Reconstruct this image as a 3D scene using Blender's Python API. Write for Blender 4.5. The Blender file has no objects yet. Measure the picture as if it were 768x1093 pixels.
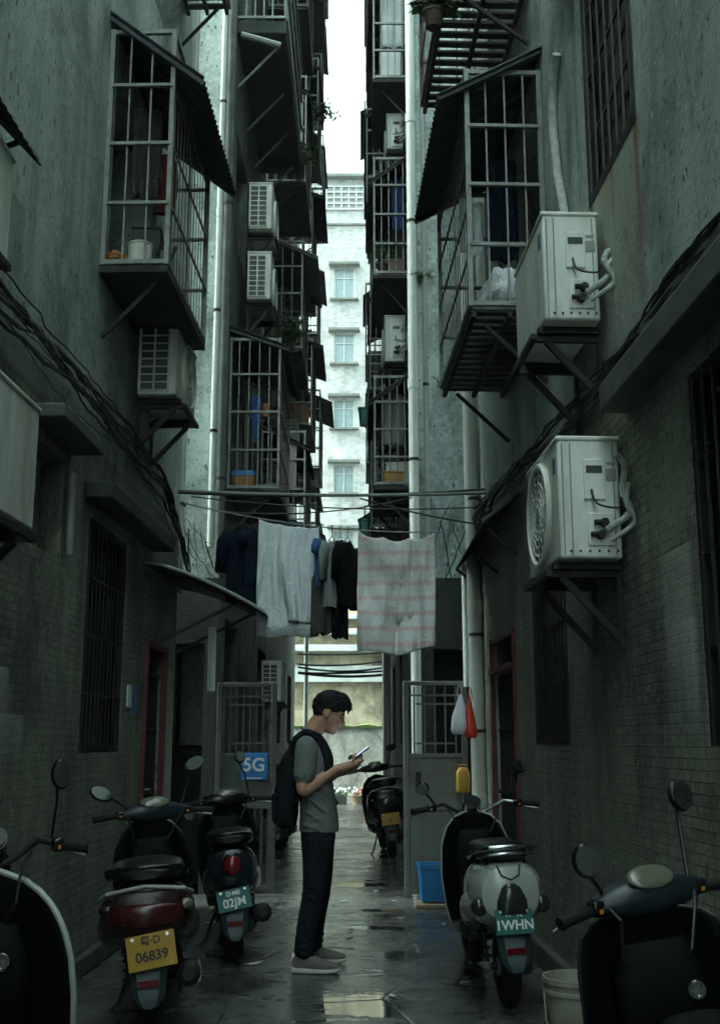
import bpy, bmesh, math, random
from mathutils import Vector, Matrix, Euler, noise

R_ = math.radians
random.seed(7)
SC = bpy.context.scene
COL = SC.collection

# ------------------------------------------------------------------ camera, sky, sun, exposure
F_PX, CX, CY, CAM_H = 1180.0, 384.0, 546.5, 1.42
TILT = math.atan((790.0 - CY) / F_PX)
cam_d = bpy.data.cameras.new('camera')
cam_d.sensor_fit = 'VERTICAL'
cam_d.sensor_height = 36.0
cam_d.lens = 36.0 * F_PX / 1093.0
cam_d.clip_start = 0.05
cam_d.clip_end = 2000
cam = bpy.data.objects.new('camera', cam_d)
COL.objects.link(cam)
cam.location = (0, 0, CAM_H)
cam.rotation_euler = (math.pi / 2 + TILT, 0, 0)
SC.camera = cam

SUN_EL, SUN_AZ = R_(50), R_(262)          # azimuth measured from +Y towards +X: over the left blocks
world = bpy.data.worlds.new('World')
SC.world = world
world.use_nodes = True
wn = world.node_tree
wn.nodes.clear()
sky = wn.nodes.new('ShaderNodeTexSky')
sky.sky_type = 'NISHITA'
sky.sun_disc = False
sky.sun_elevation = SUN_EL
sky.sun_rotation = SUN_AZ
sky.air_density = 1.0
sky.dust_density = 4.0
hs = wn.nodes.new('ShaderNodeHueSaturation')
hs.inputs['Saturation'].default_value = 0.22
tint = wn.nodes.new('ShaderNodeMixRGB')
tint.blend_type = 'MULTIPLY'
tint.inputs['Fac'].default_value = 1.0
tint.inputs['Color2'].default_value = (0.80, 1.0, 0.94, 1)
bg = wn.nodes.new('ShaderNodeBackground')
bg.inputs['Strength'].default_value = 0.15
wo = wn.nodes.new('ShaderNodeOutputWorld')
wn.links.new(sky.outputs[0], hs.inputs['Color'])
wn.links.new(hs.outputs[0], tint.inputs['Color1'])
wn.links.new(tint.outputs[0], bg.inputs['Color'])
wn.links.new(bg.outputs[0], wo.inputs['Surface'])

sun_d = bpy.data.lights.new('sun', 'SUN')
sun_d.energy = 1.1
sun_d.angle = R_(25)
sun_d.color = (0.93, 1.0, 0.96)
sun = bpy.data.objects.new('sun', sun_d)
COL.objects.link(sun)
sv = Vector((math.sin(SUN_AZ) * math.cos(SUN_EL), math.cos(SUN_AZ) * math.cos(SUN_EL), math.sin(SUN_EL)))
sun.rotation_euler = sv.to_track_quat('Z', 'Y').to_euler()
sun.location = (0, 0, 60)

SC.view_settings.view_transform = 'Standard'
SC.view_settings.look = 'None'
SC.view_settings.gamma = 1.0
SC.view_settings.use_curve_mapping = False
SC.view_settings.exposure = 3.12
SC.render.engine = 'CYCLES'
SC.cycles.use_denoising = True
SC.cycles.max_bounces = 10
SC.cycles.diffuse_bounces = 6
SC.cycles.glossy_bounces = 4
SC.cycles.transmission_bounces = 6
SC.cycles.sample_clamp_indirect = 6.0
SC.cycles.caustics_reflective = False
SC.cycles.caustics_refractive = False


# ------------------------------------------------------------------ helpers
def V(*a):
    return Vector(a)


def at(px, py, Y):
    """the point at depth Y (metres along the alley) seen at a photo pixel"""
    dx, dy = (px - CX) / F_PX, -(py - CY) / F_PX
    r = Vector((dx, math.cos(TILT) - dy * math.sin(TILT), math.sin(TILT) + dy * math.cos(TILT)))
    return Vector((0, 0, CAM_H)) + r * (Y / r.y)


def xl(y):
    return -1.93 + 0.026 * y


def xr(y):
    return 1.48 - 0.037 * y


ANG_L, ANG_R = -math.atan(0.026), math.atan(0.037)


class MB:
    def __init__(s):
        s.bm = bmesh.new()
        s.M = Matrix()
        s.uv = None

    def v(s, p):
        return s.bm.verts.new(s.M @ Vector(p))

    def face(s, pts):
        try:
            return s.bm.faces.new([s.v(p) for p in pts])
        except ValueError:
            return None

    def quv(s, pts, uvs):
        if s.uv is None:
            s.uv = s.bm.loops.layers.uv.new('UVMap')
        f = s.face(pts)
        for l, u in zip(f.loops, uvs):
            l[s.uv].uv = u
        return f

    def box(s, c, size, rot=None):
        c = Vector(c)
        h = Vector(size) * 0.5
        m = rot.to_matrix() if isinstance(rot, Euler) else (rot or Matrix.Identity(3))
        vs = [s.v(c + m @ Vector((sx * h.x, sy * h.y, sz * h.z))) for sx in (-1, 1) for sy in (-1, 1) for sz in (-1, 1)]
        for q in ((0, 1, 3, 2), (4, 6, 7, 5), (0, 4, 5, 1), (2, 3, 7, 6), (0, 2, 6, 4), (1, 5, 7, 3)):
            s.bm.faces.new([vs[i] for i in q])
        return s

    def bar(s, a, b, w, h=None, up=(0, 0, 1)):
        a, b = Vector(a), Vector(b)
        h = h or w
        d = (b - a)
        L = d.length
        if L < 1e-6:
            return s
        d.normalize()
        u = Vector(up)
        if abs(d.dot(u)) > 0.95:
            u = Vector((0, 1, 0))
        sx = d.cross(u).normalized()
        sz = sx.cross(d).normalized()
        m = Matrix((sx, d, sz)).transposed()
        s.box((a + b) * 0.5, (w, L, h), m)
        return s

    def rings(s, rs, cap=True, closed=True):
        prev = None
        first = None
        for r in rs:
            cur = [s.v(p) for p in r]
            if prev:
                n = len(cur)
                for i in range(n if closed else n - 1):
                    j = (i + 1) % n
                    try:
                        s.bm.faces.new((prev[i], prev[j], cur[j], cur[i]))
                    except ValueError:
                        pass
            else:
                first = cur
            prev = cur
        if cap and closed:
            try:
                s.bm.faces.new(list(reversed(first)))
                s.bm.faces.new(prev)
            except ValueError:
                pass
        return s

    def tube(s, pts, r, n=8, cap=True):
        pts = [Vector(p) for p in pts]
        rr = r if isinstance(r, (list, tuple)) else [r] * len(pts)
        t0 = (pts[1] - pts[0]).normalized()
        u = t0.orthogonal().normalized()
        rs = []
        for i, p in enumerate(pts):
            if i == 0:
                t = pts[1] - pts[0]
            elif i == len(pts) - 1:
                t = pts[-1] - pts[-2]
            else:
                t = (pts[i + 1] - pts[i]).normalized() + (pts[i] - pts[i - 1]).normalized()
            if t.length < 1e-9:
                t = t0
            t = t.normalized()
            u = (u - t * u.dot(t))
            u = u.normalized() if u.length > 1e-6 else t.orthogonal().normalized()
            w = t.cross(u)
            rs.append([p + (u * math.cos(a) + w * math.sin(a)) * rr[i] for a in [2 * math.pi * k / n for k in range(n)]])
        return s.rings(rs, cap)

    def loft(s, secs, axis='y', n=20, cap=True):
        """secs: (t, cu, cv, hu, hv, exponent) along an axis; u,v = the other two axes"""
        rs = []
        for t, cu, cv, hu, hv, e in secs:
            r = []
            for k in range(n):
                a = 2 * math.pi * k / n
                ca, sa = math.cos(a), math.sin(a)
                u = cu + hu * math.copysign(abs(ca) ** (2 / e), ca)
                w = cv + hv * math.copysign(abs(sa) ** (2 / e), sa)
                r.append({'y': (u, t, w), 'x': (t, u, w), 'z': (u, w, t)}[axis])
            rs.append(r)
        return s.rings(rs, cap)

    def ball(s, c, r, rot=None, n=14, m=9):
        c = Vector(c)
        r = Vector((r, r, r)) if not hasattr(r, '__len__') else Vector(r)
        R = rot.to_matrix() if rot else Matrix.Identity(3)
        rs = []
        for i in range(m + 1):
            th = -math.pi / 2 + math.pi * (0.04 + 0.92 * i / m)
            rs.append([c + R @ Vector((r.x * math.cos(th) * math.cos(2 * math.pi * k / n), r.y * math.cos(th) * math.sin(2 * math.pi * k / n), r.z * math.sin(th))) for k in range(n)])
        return s.rings(rs)

    def disc(s, c, r, h, axis='x', n=24):
        ax = {'x': Vector((1, 0, 0)), 'y': Vector((0, 1, 0)), 'z': Vector((0, 0, 1))}[axis] if isinstance(axis, str) else Vector(axis).normalized()
        c = Vector(c)
        return s.tube([c - ax * h / 2, c + ax * h / 2], r, n)

    def torus(s, c, R, r, axis='x', n=24, k=8, sy=1.0):
        ax = {'x': Vector((1, 0, 0)), 'y': Vector((0, 1, 0)), 'z': Vector((0, 0, 1))}[axis] if isinstance(axis, str) else Vector(axis).normalized()
        u = ax.orthogonal().normalized()
        w = ax.cross(u)
        c = Vector(c)
        rs = []
        for i in range(n + 1):
            a = 2 * math.pi * i / n
            d = u * math.cos(a) + w * math.sin(a) * sy
            rs.append([c + d * R + (d * math.cos(b) + ax * math.sin(b)) * r for b in [2 * math.pi * q / k for q in range(k)]])
        s.rings(rs, cap=False)
        bmesh.ops.remove_doubles(s.bm, verts=s.bm.verts[:], dist=1e-6)
        return s

    def build(s, name, mat, parent=None, bevel=0.0, angle=35, world=False, solid=0.0, remesh=0.0, sub=0, smooth=0):
        bm = s.bm
        bmesh.ops.recalc_face_normals(bm, faces=bm.faces[:])
        me = bpy.data.meshes.new(name)
        bm.to_mesh(me)
        bm.free()
        o = bpy.data.objects.new(name, me)
        COL.objects.link(o)
        if world and parent is not None:
            me.transform(root_matrix(parent).inverted())
        if parent is not None:
            o.parent = parent
        me.materials.append(mat)
        for p in me.polygons:
            p.use_smooth = True
        if not remesh and not sub:
            me.set_sharp_from_angle(angle=R_(angle))
        if solid:
            m = o.modifiers.new('solid', 'SOLIDIFY')
            m.thickness = solid
            m.offset = 0
        if remesh:
            m = o.modifiers.new('remesh', 'REMESH')
            m.mode = 'VOXEL'
            m.voxel_size = remesh
            m.use_smooth_shade = True
            if smooth:
                m = o.modifiers.new('smooth', 'SMOOTH')
                m.iterations = smooth
                m.factor = 0.5
        if bevel:
            m = o.modifiers.new('bevel', 'BEVEL')
            m.width = bevel
            m.segments = 2
            m.limit_method = 'ANGLE'
        if sub:
            m = o.modifiers.new('sub', 'SUBSURF')
            m.levels = m.render_levels = sub
        return o


def root_matrix(o):
    m = Matrix.LocRotScale(o.location, o.rotation_euler, o.scale)
    return root_matrix(o.parent) @ m if o.parent else m


def thing(name, label, cat, loc=(0, 0, 0), rot=(0, 0, 0), group=None):
    o = bpy.data.objects.new(name, None)
    o.empty_display_size = 0.1
    COL.objects.link(o)
    o.location = loc
    o.rotation_euler = rot
    o['label'] = label
    o['category'] = cat
    if group:
        o['group'] = group
    return o


def tag(o, label, cat, group=None):
    o['label'] = label
    o['category'] = cat
    if group:
        o['group'] = group
    return o


def struct(o, kind='structure'):
    o['kind'] = kind
    return o


def copy_tree(o, parent=None):
    c = o.copy()
    COL.objects.link(c)
    c.parent = parent
    for ch in list(o.children):
        copy_tree(ch, c)
    return c


def text(name, s, size, mat, parent, M, extrude=0.001, align='CENTER', bold=0.0):
    cu = bpy.data.curves.new(name, 'FONT')
    cu.body = s
    cu.size = size
    cu.extrude = extrude
    cu.offset = bold
    cu.align_x = align
    cu.align_y = 'CENTER'
    o = bpy.data.objects.new(name, cu)
    COL.objects.link(o)
    dg = bpy.context.evaluated_depsgraph_get()
    me = bpy.data.meshes.new_from_object(o.evaluated_get(dg))
    bpy.data.objects.remove(o)
    me.transform(M)
    me.name = name
    o = bpy.data.objects.new(name, me)
    COL.objects.link(o)
    o.parent = parent
    me.materials.clear()
    me.materials.append(mat)
    return o


# ------------------------------------------------------------------ materials
def nt_new(name):
    m = bpy.data.materials.new(name)
    m.use_nodes = True
    t = m.node_tree
    b = t.nodes['Principled BSDF']
    return m, t, b


def nd(t, typ, **kw):
    n = t.nodes.new(typ)
    for k, v in kw.items():
        setattr(n, k, v)
    return n


def ramp(t, src, stops):
    r = nd(t, 'ShaderNodeValToRGB')
    el = r.color_ramp.elements
    while len(el) < len(stops):
        el.new(0.5)
    for e, (p, c) in zip(el, stops):
        e.position = p
        e.color = (c, c, c, 1) if not hasattr(c, '__len__') else (*c, 1)
    t.links.new(src, r.inputs[0])
    return r.outputs[0]


def mix(t, fac, a, b, blend='MIX'):
    m = nd(t, 'ShaderNodeMixRGB', blend_type=blend)
    for s, x in (('Fac', fac), ('Color1', a), ('Color2', b)):
        if hasattr(x, 'is_linked') or hasattr(x, 'links'):
            t.links.new(x, m.inputs[s])
        elif hasattr(x, '__len__'):
            m.inputs[s].default_value = (*x[:3], 1)
        else:
            m.inputs[s].default_value = x if s == 'Fac' else (x, x, x, 1)
    return m.outputs[0]


def noise_tex(t, vec, scale, detail=4, rough=0.55, dist=0.0):
    n = nd(t, 'ShaderNodeTexNoise')
    n.inputs['Scale'].default_value = scale
    n.inputs['Detail'].default_value = detail
    n.inputs['Roughness'].default_value = rough
    n.inputs['Distortion'].default_value = dist
    if vec is not None:
        t.links.new(vec, n.inputs['Vector'])
    return n.outputs['Fac']


def mapping(t, vec, scale=(1, 1, 1), loc=(0, 0, 0)):
    m = nd(t, 'ShaderNodeMapping')
    m.inputs['Scale'].default_value = scale
    m.inputs['Location'].default_value = loc
    t.links.new(vec, m.inputs['Vector'])
    return m.outputs[0]


def mat(name, col, rough=0.6, metal=0.0, dirt=0.35, scale=6.0, bump=0.05, coat=0.0, streak=False, dirtcol=None, spec=0.5):
    """plain surface with uneven colour, worn roughness and a little relief"""
    m, t, b = nt_new(name)
    tc = nd(t, 'ShaderNodeTexCoord').outputs['Object']
    vec = mapping(t, tc, (1, 1, 0.25)) if streak else tc
    n1 = noise_tex(t, vec, scale, 6, 0.65)
    n2 = noise_tex(t, tc, scale * 6, 3)
    dc = dirtcol or (col[0] * 0.35, col[1] * 0.37, col[2] * 0.34)
    fac = ramp(t, n1, [(0.38, 0.0), (0.72, dirt)])
    c = mix(t, fac, col, dc)
    c = mix(t, 0.12, c, n2, 'OVERLAY')
    t.links.new(c, b.inputs['Base Color'])
    r = ramp(t, n1, [(0.3, max(0.03, rough - 0.12)), (0.7, min(1, rough + 0.15))])
    t.links.new(r, b.inputs['Roughness'])
    b.inputs['Metallic'].default_value = metal
    b.inputs['Coat Weight'].default_value = coat
    b.inputs['Specular IOR Level'].default_value = spec
    if bump:
        bp = nd(t, 'ShaderNodeBump')
        bp.inputs['Strength'].default_value = bump
        bp.inputs['Distance'].default_value = 0.01
        t.links.new(n2, bp.inputs['Height'])
        t.links.new(bp.outputs[0], b.inputs['Normal'])
    return m


def tile_wall(name, base, mortar, smear, tile=(0.095, 0.045), smear_lo=0.5, smear_hi=0.62, speck=True, stain=0.6, bump=0.5, rust=False, marks=(), grime=0.9):
    """small facade tiles (UV in metres) with smeared render, missing tiles, soot streaks"""
    m, t, b = nt_new(name)
    uv = nd(t, 'ShaderNodeUVMap').outputs[0]
    br = nd(t, 'ShaderNodeTexBrick')
    br.offset = 0.0 if tile[0] < 0.06 else 0.5
    br.inputs['Scale'].default_value = 1.0
    br.inputs['Brick Width'].default_value = tile[0]
    br.inputs['Row Height'].default_value = tile[1]
    br.inputs['Mortar Size'].default_value = 0.0045
    br.inputs['Mortar Smooth'].default_value = 0.25
    br.inputs['Bias'].default_value = -0.1
    t.links.new(uv, br.inputs['Vector'])
    br.inputs['Color1'].default_value = (*base, 1)
    br.inputs['Color2'].default_value = (*[x * 0.62 for x in base], 1)
    br.inputs['Mortar'].default_value = (*mortar, 1)
    big = noise_tex(t, uv, 0.55, 5, 0.6, 0.4)
    med = noise_tex(t, uv, 2.3, 6, 0.68)
    fine = noise_tex(t, uv, 38, 3)
    st = noise_tex(t, mapping(t, uv, (5.5, 0.35, 1)), 1.0, 6, 0.65)
    st2 = noise_tex(t, mapping(t, uv, (22, 0.9, 1)), 1.0, 4, 0.6)
    msk = ramp(t, big, [(smear_lo, 0.0), (smear_hi, 1.0)])
    c = mix(t, msk, br.outputs['Color'], smear)
    patch = ramp(t, med, [(0.60, 0.0), (0.66, 0.5)])
    c = mix(t, patch, c, [min(1, x * 1.35) for x in smear])
    c = mix(t, ramp(t, med, [(0.30, 0.55), (0.48, 0.0)]), c, [x * 0.35 for x in base])
    c = mix(t, ramp(t, st, [(0.50, 0.0), (0.78, stain)]), c, [x * 0.22 for x in base])
    c = mix(t, ramp(t, st2, [(0.60, 0.0), (0.80, stain * 0.6)]), c, [x * 0.3 for x in base])
    gr = noise_tex(t, mapping(t, uv, (1.2, 0.8, 1), (5, 1, 0)), 1.0, 9, 0.72, 0.5)
    c = mix(t, grime, c, ramp(t, gr, [(0.36, 0.25), (0.50, 0.8), (0.62, 1.0)]), 'MULTIPLY')
    c = mix(t, 0.32, c, fine, 'OVERLAY')
    if speck:
        for (sc_, lo, k_, off) in (((26, 11, 1), 0.625, 0.95, 0), ((55, 26, 1), 0.64, 0.85, 5), ((9, 5, 1), 0.68, 0.8, 11)):
            sp = noise_tex(t, mapping(t, uv, sc_, (off, off * 2, 0)), 1.0, 3, 0.6)
            c = mix(t, ramp(t, sp, [(lo, 0.0), (lo + 0.03, k_)]), c, [x * 0.14 for x in base])
        sp = noise_tex(t, mapping(t, uv, (30, 14, 1), (31, 3, 0)), 1.0, 3, 0.6)
        c = mix(t, ramp(t, sp, [(0.63, 0.0), (0.68, 0.5)]), c, [min(1, x * 1.8) for x in base])
    for (u0, z0, z1, w, mc, mk) in marks:                 # rust runs, drips and patches with a place of their own
        sp_ = nd(t, 'ShaderNodeSeparateXYZ')
        t.links.new(uv, sp_.inputs[0])
        def rng(src, a, b_):
            q = nd(t, 'ShaderNodeMapRange')
            q.inputs['From Min'].default_value = a
            q.inputs['From Max'].default_value = b_
            t.links.new(src, q.inputs['Value'])
            return q.outputs[0]
        ab = nd(t, 'ShaderNodeMath', operation='SUBTRACT')
        t.links.new(sp_.outputs['X'], ab.inputs[0])
        ab.inputs[1].default_value = u0
        ab2 = nd(t, 'ShaderNodeMath', operation='ABSOLUTE')
        t.links.new(ab.outputs[0], ab2.inputs[0])
        ms_ = nd(t, 'ShaderNodeMath', operation='MULTIPLY')
        t.links.new(rng(ab2.outputs[0], w, w * 0.3 if w < 0.2 else w * 0.7), ms_.inputs[0])
        t.links.new(rng(sp_.outputs['Y'], z0, z1), ms_.inputs[1])
        top_ = nd(t, 'ShaderNodeMath', operation='LESS_THAN')
        t.links.new(sp_.outputs['Y'], top_.inputs[0])
        top_.inputs[1].default_value = z1
        m3 = nd(t, 'ShaderNodeMath', operation='MULTIPLY')
        t.links.new(ms_.outputs[0], m3.inputs[0])
        t.links.new(top_.outputs[0], m3.inputs[1])
        m4 = nd(t, 'ShaderNodeMath', operation='MULTIPLY')
        t.links.new(m3.outputs[0], m4.inputs[0])
        t.links.new(ramp(t, st2 if w < 0.2 else med, [(0.2, mk), (0.9, mk * 0.8)] if w < 0.06 else [(0.36, mk), (0.68, mk * 0.15)]), m4.inputs[1])
        c = mix(t, m4.outputs[0], c, mc)
    if rust:
        rs = noise_tex(t, mapping(t, uv, (3.0, 0.28, 1), (9, 2, 0)), 1.0, 5, 0.6)
        c = mix(t, ramp(t, rs, [(0.62, 0.0), (0.76, 0.6)]), c, (0.30, 0.15, 0.05))
    t.links.new(c, b.inputs['Base Color'])
    t.links.new(ramp(t, med, [(0.3, 0.45), (0.7, 0.85)]), b.inputs['Roughness'])
    h = mix(t, msk, br.outputs['Fac'], 0.35)
    h = mix(t, 0.5, h, fine, 'SUBTRACT')
    bp = nd(t, 'ShaderNodeBump')
    bp.invert = True
    bp.inputs['Strength'].default_value = bump
    bp.inputs['Distance'].default_value = 0.012
    t.links.new(h, bp.inputs['Height'])
    t.links.new(bp.outputs[0], b.inputs['Normal'])
    return m


def ground_mat():
    m, t, b = nt_new('wet_concrete')
    tc = nd(t, 'ShaderNodeTexCoord').outputs['Object']
    big = noise_tex(t, mapping(t, tc, (1.0, 0.8, 1)), 0.9, 5, 0.6, 0.6)
    med = noise_tex(t, tc, 4.0, 6, 0.65)
    fine = noise_tex(t, tc, 60, 4, 0.6)
    c = mix(t, med, (0.125, 0.135, 0.126), (0.065, 0.071, 0.066))
    c = mix(t, ramp(t, noise_tex(t, tc, 1.7, 6, 0.7, 0.8), [(0.45, 0.0), (0.7, 0.75)]), c, (0.032, 0.036, 0.033))
    c = mix(t, 0.4, c, fine, 'OVERLAY')
    wob = nd(t, 'ShaderNodeMixRGB', blend_type='ADD')
    wob.inputs['Fac'].default_value = 0.05
    t.links.new(tc, wob.inputs['Color1'])
    nz = nd(t, 'ShaderNodeTexNoise')
    nz.inputs['Scale'].default_value = 3.0
    t.links.new(tc, nz.inputs['Vector'])
    t.links.new(nz.outputs['Color'], wob.inputs['Color2'])
    sl = nd(t, 'ShaderNodeTexBrick')
    sl.offset = 0.37
    sl.inputs['Scale'].default_value = 1.0
    sl.inputs['Brick Width'].default_value = 1.9
    sl.inputs['Row Height'].default_value = 2.3
    sl.inputs['Mortar Size'].default_value = 0.011
    sl.inputs['Mortar Smooth'].default_value = 0.5
    t.links.new(wob.outputs[0], sl.inputs['Vector'])
    vo = nd(t, 'ShaderNodeTexVoronoi', feature='DISTANCE_TO_EDGE')
    vo.inputs['Scale'].default_value = 0.9
    t.links.new(wob.outputs[0], vo.inputs['Vector'])
    crack = ramp(t, vo.outputs['Distance'], [(0.0, 0.8), (0.012, 0.0)])
    crack = mix(t, ramp(t, big, [(0.45, 0.0), (0.55, 1.0)]), 0.0, crack)
    c = mix(t, crack, c, (0.012, 0.013, 0.012))
    c = mix(t, sl.outputs['Fac'], c, (0.016, 0.018, 0.017))
    # real puddles: hand-placed hollows plus the uneven slab
    acc = None
    for (x, y, rx, ry) in ((0.02, 6.45, 0.36, 0.42), (0.32, 7.9, 0.30, 0.25), (0.15, 9.0, 0.45, 0.16), (0.1, 9.9, 0.4, 0.12), (0.0, 11.6, 0.45, 0.25), (-0.2, 12.8, 0.5, 0.2), (0.1, 14.4, 0.5, 0.3), (-0.05, 16.6, 0.6, 0.4), (-0.1, 19.5, 0.6, 0.6), (-0.75, 7.0, 0.3, 0.5), (0.55, 7.3, 0.25, 0.3)):
        sub = nd(t, 'ShaderNodeVectorMath', operation='SUBTRACT')
        t.links.new(tc, sub.inputs[0])
        sub.inputs[1].default_value = (x, y, 0)
        dv = nd(t, 'ShaderNodeVectorMath', operation='DIVIDE')
        t.links.new(sub.outputs[0], dv.inputs[0])
        dv.inputs[1].default_value = (rx, ry, 50)
        ln = nd(t, 'ShaderNodeVectorMath', operation='LENGTH')
        t.links.new(dv.outputs[0], ln.inputs[0])
        if acc is None:
            acc = ln.outputs['Value']
        else:
            mn = nd(t, 'ShaderNodeMath', operation='MINIMUM')
            t.links.new(acc, mn.inputs[0])
            t.links.new(ln.outputs['Value'], mn.inputs[1])
            acc = mn.outputs[0]
    ad = nd(t, 'ShaderNodeMath', operation='MULTIPLY_ADD')
    t.links.new(noise_tex(t, mapping(t, tc, (4, 8, 1)), 1.0, 8, 0.75), ad.inputs[0])
    ad.inputs[1].default_value = 2.3
    t.links.new(acc, ad.inputs[2])
    pud1 = ramp(t, ad.outputs[0], [(0.0, 1.0), (1.0, 0.0)])
    pr = t.nodes[-1]
    mr = nd(t, 'ShaderNodeMapRange')
    t.links.new(ad.outputs[0], mr.inputs['Value'])
    mr.inputs['From Min'].default_value = 1.90
    mr.inputs['From Max'].default_value = 1.80
    mr.inputs['To Min'].default_value = 0
    mr.inputs['To Max'].default_value = 1
    pud2 = ramp(t, noise_tex(t, mapping(t, tc, (1.5, 2.6, 1)), 1.0, 8, 0.72, 0.8), [(0.56, 0.0), (0.60, 1.0)])
    mx = nd(t, 'ShaderNodeMath', operation='MAXIMUM')
    t.links.new(mr.outputs[0], mx.inputs[0])
    t.links.new(pud2, mx.inputs[1])
    pud3 = ramp(t, noise_tex(t, mapping(t, tc, (3.2, 5.5, 1), (4, 2, 0)), 1.0, 8, 0.7, 0.6), [(0.555, 0.0), (0.585, 1.0)])
    mx2 = nd(t, 'ShaderNodeMath', operation='MAXIMUM')
    t.links.new(mx.outputs[0], mx2.inputs[0])
    t.links.new(pud3, mx2.inputs[1])
    pud = mx2.outputs[0]
    c = mix(t, pud, c, mix(t, 0.6, c, (0.022, 0.025, 0.024)))
    t.links.new(c, b.inputs['Base Color'])
    damp = ramp(t, noise_tex(t, mapping(t, tc, (2.0, 3.5, 1)), 1.0, 6, 0.7), [(0.35, 0.36), (0.62, 0.13)])
    r = mix(t, pud, damp, 0.04)
    t.links.new(r, b.inputs['Roughness'])
    h = mix(t, pud, mix(t, 0.35, med, fine), mix(t, 0.06, 0.5, noise_tex(t, tc, 7.0, 3)))
    h = mix(t, crack, h, 0.0)
    bp = nd(t, 'ShaderNodeBump')
    bp.inputs['Strength'].default_value = 0.35
    bp.inputs['Distance'].default_value = 0.02
    t.links.new(h, bp.inputs['Height'])
    t.links.new(bp.outputs[0], b.inputs['Normal'])
    return m


def cloth_mat(name, col, stripes=None, weave=300):
    m, t, b = nt_new(name)
    tc = nd(t, 'ShaderNodeTexCoord').outputs['Object']
    n = noise_tex(t, tc, 9, 4)
    f = noise_tex(t, tc, weave, 2)
    c = mix(t, ramp(t, n, [(0.35, 0.0), (0.75, 0.35)]), col, [x * 0.7 for x in col])
    if stripes:
        uv = nd(t, 'ShaderNodeUVMap').outputs[0]
        sx = nd(t, 'ShaderNodeSeparateXYZ')
        t.links.new(uv, sx.inputs[0])
        wv = nd(t, 'ShaderNodeMath', operation='PINGPONG')
        t.links.new(sx.outputs['Y'], wv.inputs[0])
        wv.inputs[1].default_value = 0.065
        s = ramp(t, wv.outputs[0], [(0.010, 0.8), (0.028, 0.0)])
        c = mix(t, s, c, stripes)
    c = mix(t, 0.2, c, f, 'OVERLAY')
    t.links.new(c, b.inputs['Base Color'])
    b.inputs['Roughness'].default_value = 0.9
    b.inputs['Specular IOR Level'].default_value = 0.12
    bp = nd(t, 'ShaderNodeBump')
    bp.inputs['Strength'].default_value = 0.15
    bp.inputs['Distance'].default_value = 0.004
    t.links.new(f, bp.inputs['Height'])
    w1 = noise_tex(t, mapping(t, tc, (1.0, 1.0, 0.55)), 11, 3, 0.45, 1.8)
    rid = nd(t, 'ShaderNodeMath', operation='PINGPONG')
    t.links.new(w1, rid.inputs[0])
    rid.inputs[1].default_value = 0.11
    b2 = nd(t, 'ShaderNodeBump')
    b2.inputs['Strength'].default_value = 0.55
    b2.inputs['Distance'].default_value = 0.10
    t.links.new(rid.outputs[0], b2.inputs['Height'])
    t.links.new(bp.outputs[0], b2.inputs['Normal'])
    t.links.new(b2.outputs[0], b.inputs['Normal'])
    return m


M = {}
M['wallL'] = tile_wall('left_wall_tiles', (0.36, 0.365, 0.30), (0.11, 0.112, 0.09), (0.35, 0.36, 0.305), smear_lo=0.40, smear_hi=0.66, bump=0.7, marks=((5.45, 1.48, 1.78, 0.25, (0.60, 0.66, 0.62), 1.0), (5.75, 1.28, 1.55, 0.22, (0.52, 0.58, 0.54), 1.0), (5.2, 1.1, 1.45, 0.3, (0.34, 0.38, 0.35), 0.7), (6.6, 0.6, 1.9, 0.25, (0.28, 0.30, 0.26), 0.6), (5.95, 0.2, 2.4, 0.10, (0.05, 0.055, 0.045), 0.8), (6.9, 0.1, 3.3, 0.12, (0.045, 0.05, 0.04), 0.9), (8.3, 0.1, 2.9, 0.2, (0.05, 0.055, 0.045), 0.8), (5.0, 2.2, 3.3, 0.6, (0.06, 0.065, 0.055), 0.8), (6.5, 2.9, 3.3, 0.8, (0.045, 0.05, 0.042), 0.9)))
M['wallR'] = tile_wall('right_wall_tiles', (0.35, 0.355, 0.29), (0.11, 0.112, 0.09), (0.33, 0.34, 0.285), smear_lo=0.40, smear_hi=0.66, bump=0.7, marks=((4.55, 1.25, 2.2, 0.22, (0.48, 0.52, 0.46), 1.0), (4.42, 1.4, 1.9, 0.12, (0.55, 0.6, 0.54), 1.0), (5.6, 0.5, 1.4, 0.3, (0.27, 0.29, 0.24), 0.6), (6.3, 0.9, 2.3, 0.25, (0.28, 0.30, 0.25), 0.6), (5.1, 0.1, 2.6, 0.10, (0.045, 0.05, 0.04), 0.9), (6.0, 0.1, 2.2, 0.14, (0.05, 0.055, 0.045), 0.8), (7.9, 0.1, 3.2, 0.2, (0.05, 0.055, 0.045), 0.8), (5.9, 2.0, 3.25, 0.5, (0.05, 0.055, 0.045), 0.85), (4.9, 2.4, 3.25, 0.3, (0.05, 0.055, 0.045), 0.8)))
M['wallL_up'] = tile_wall('left_wall_render', (0.40, 0.465, 0.43), (0.30, 0.355, 0.325), (0.41, 0.48, 0.445), tile=(0.1, 0.05), smear_lo=0.36, smear_hi=0.50, stain=0.6, bump=0.5, grime=0.78, marks=((6.75, 3.4, 8.0, 0.16, (0.06, 0.075, 0.065), 0.9), (6.3, 3.5, 6.5, 0.10, (0.06, 0.075, 0.065), 0.7), (5.6, 3.4, 4.6, 0.12, (0.06, 0.075, 0.065), 0.7), (7.6, 3.4, 4.5, 0.5, (0.05, 0.06, 0.052), 0.9), (8.9, 3.4, 7.5, 0.3, (0.06, 0.075, 0.065), 0.8), (5.2, 3.4, 4.2, 0.3, (0.07, 0.085, 0.075), 0.7)))
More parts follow.
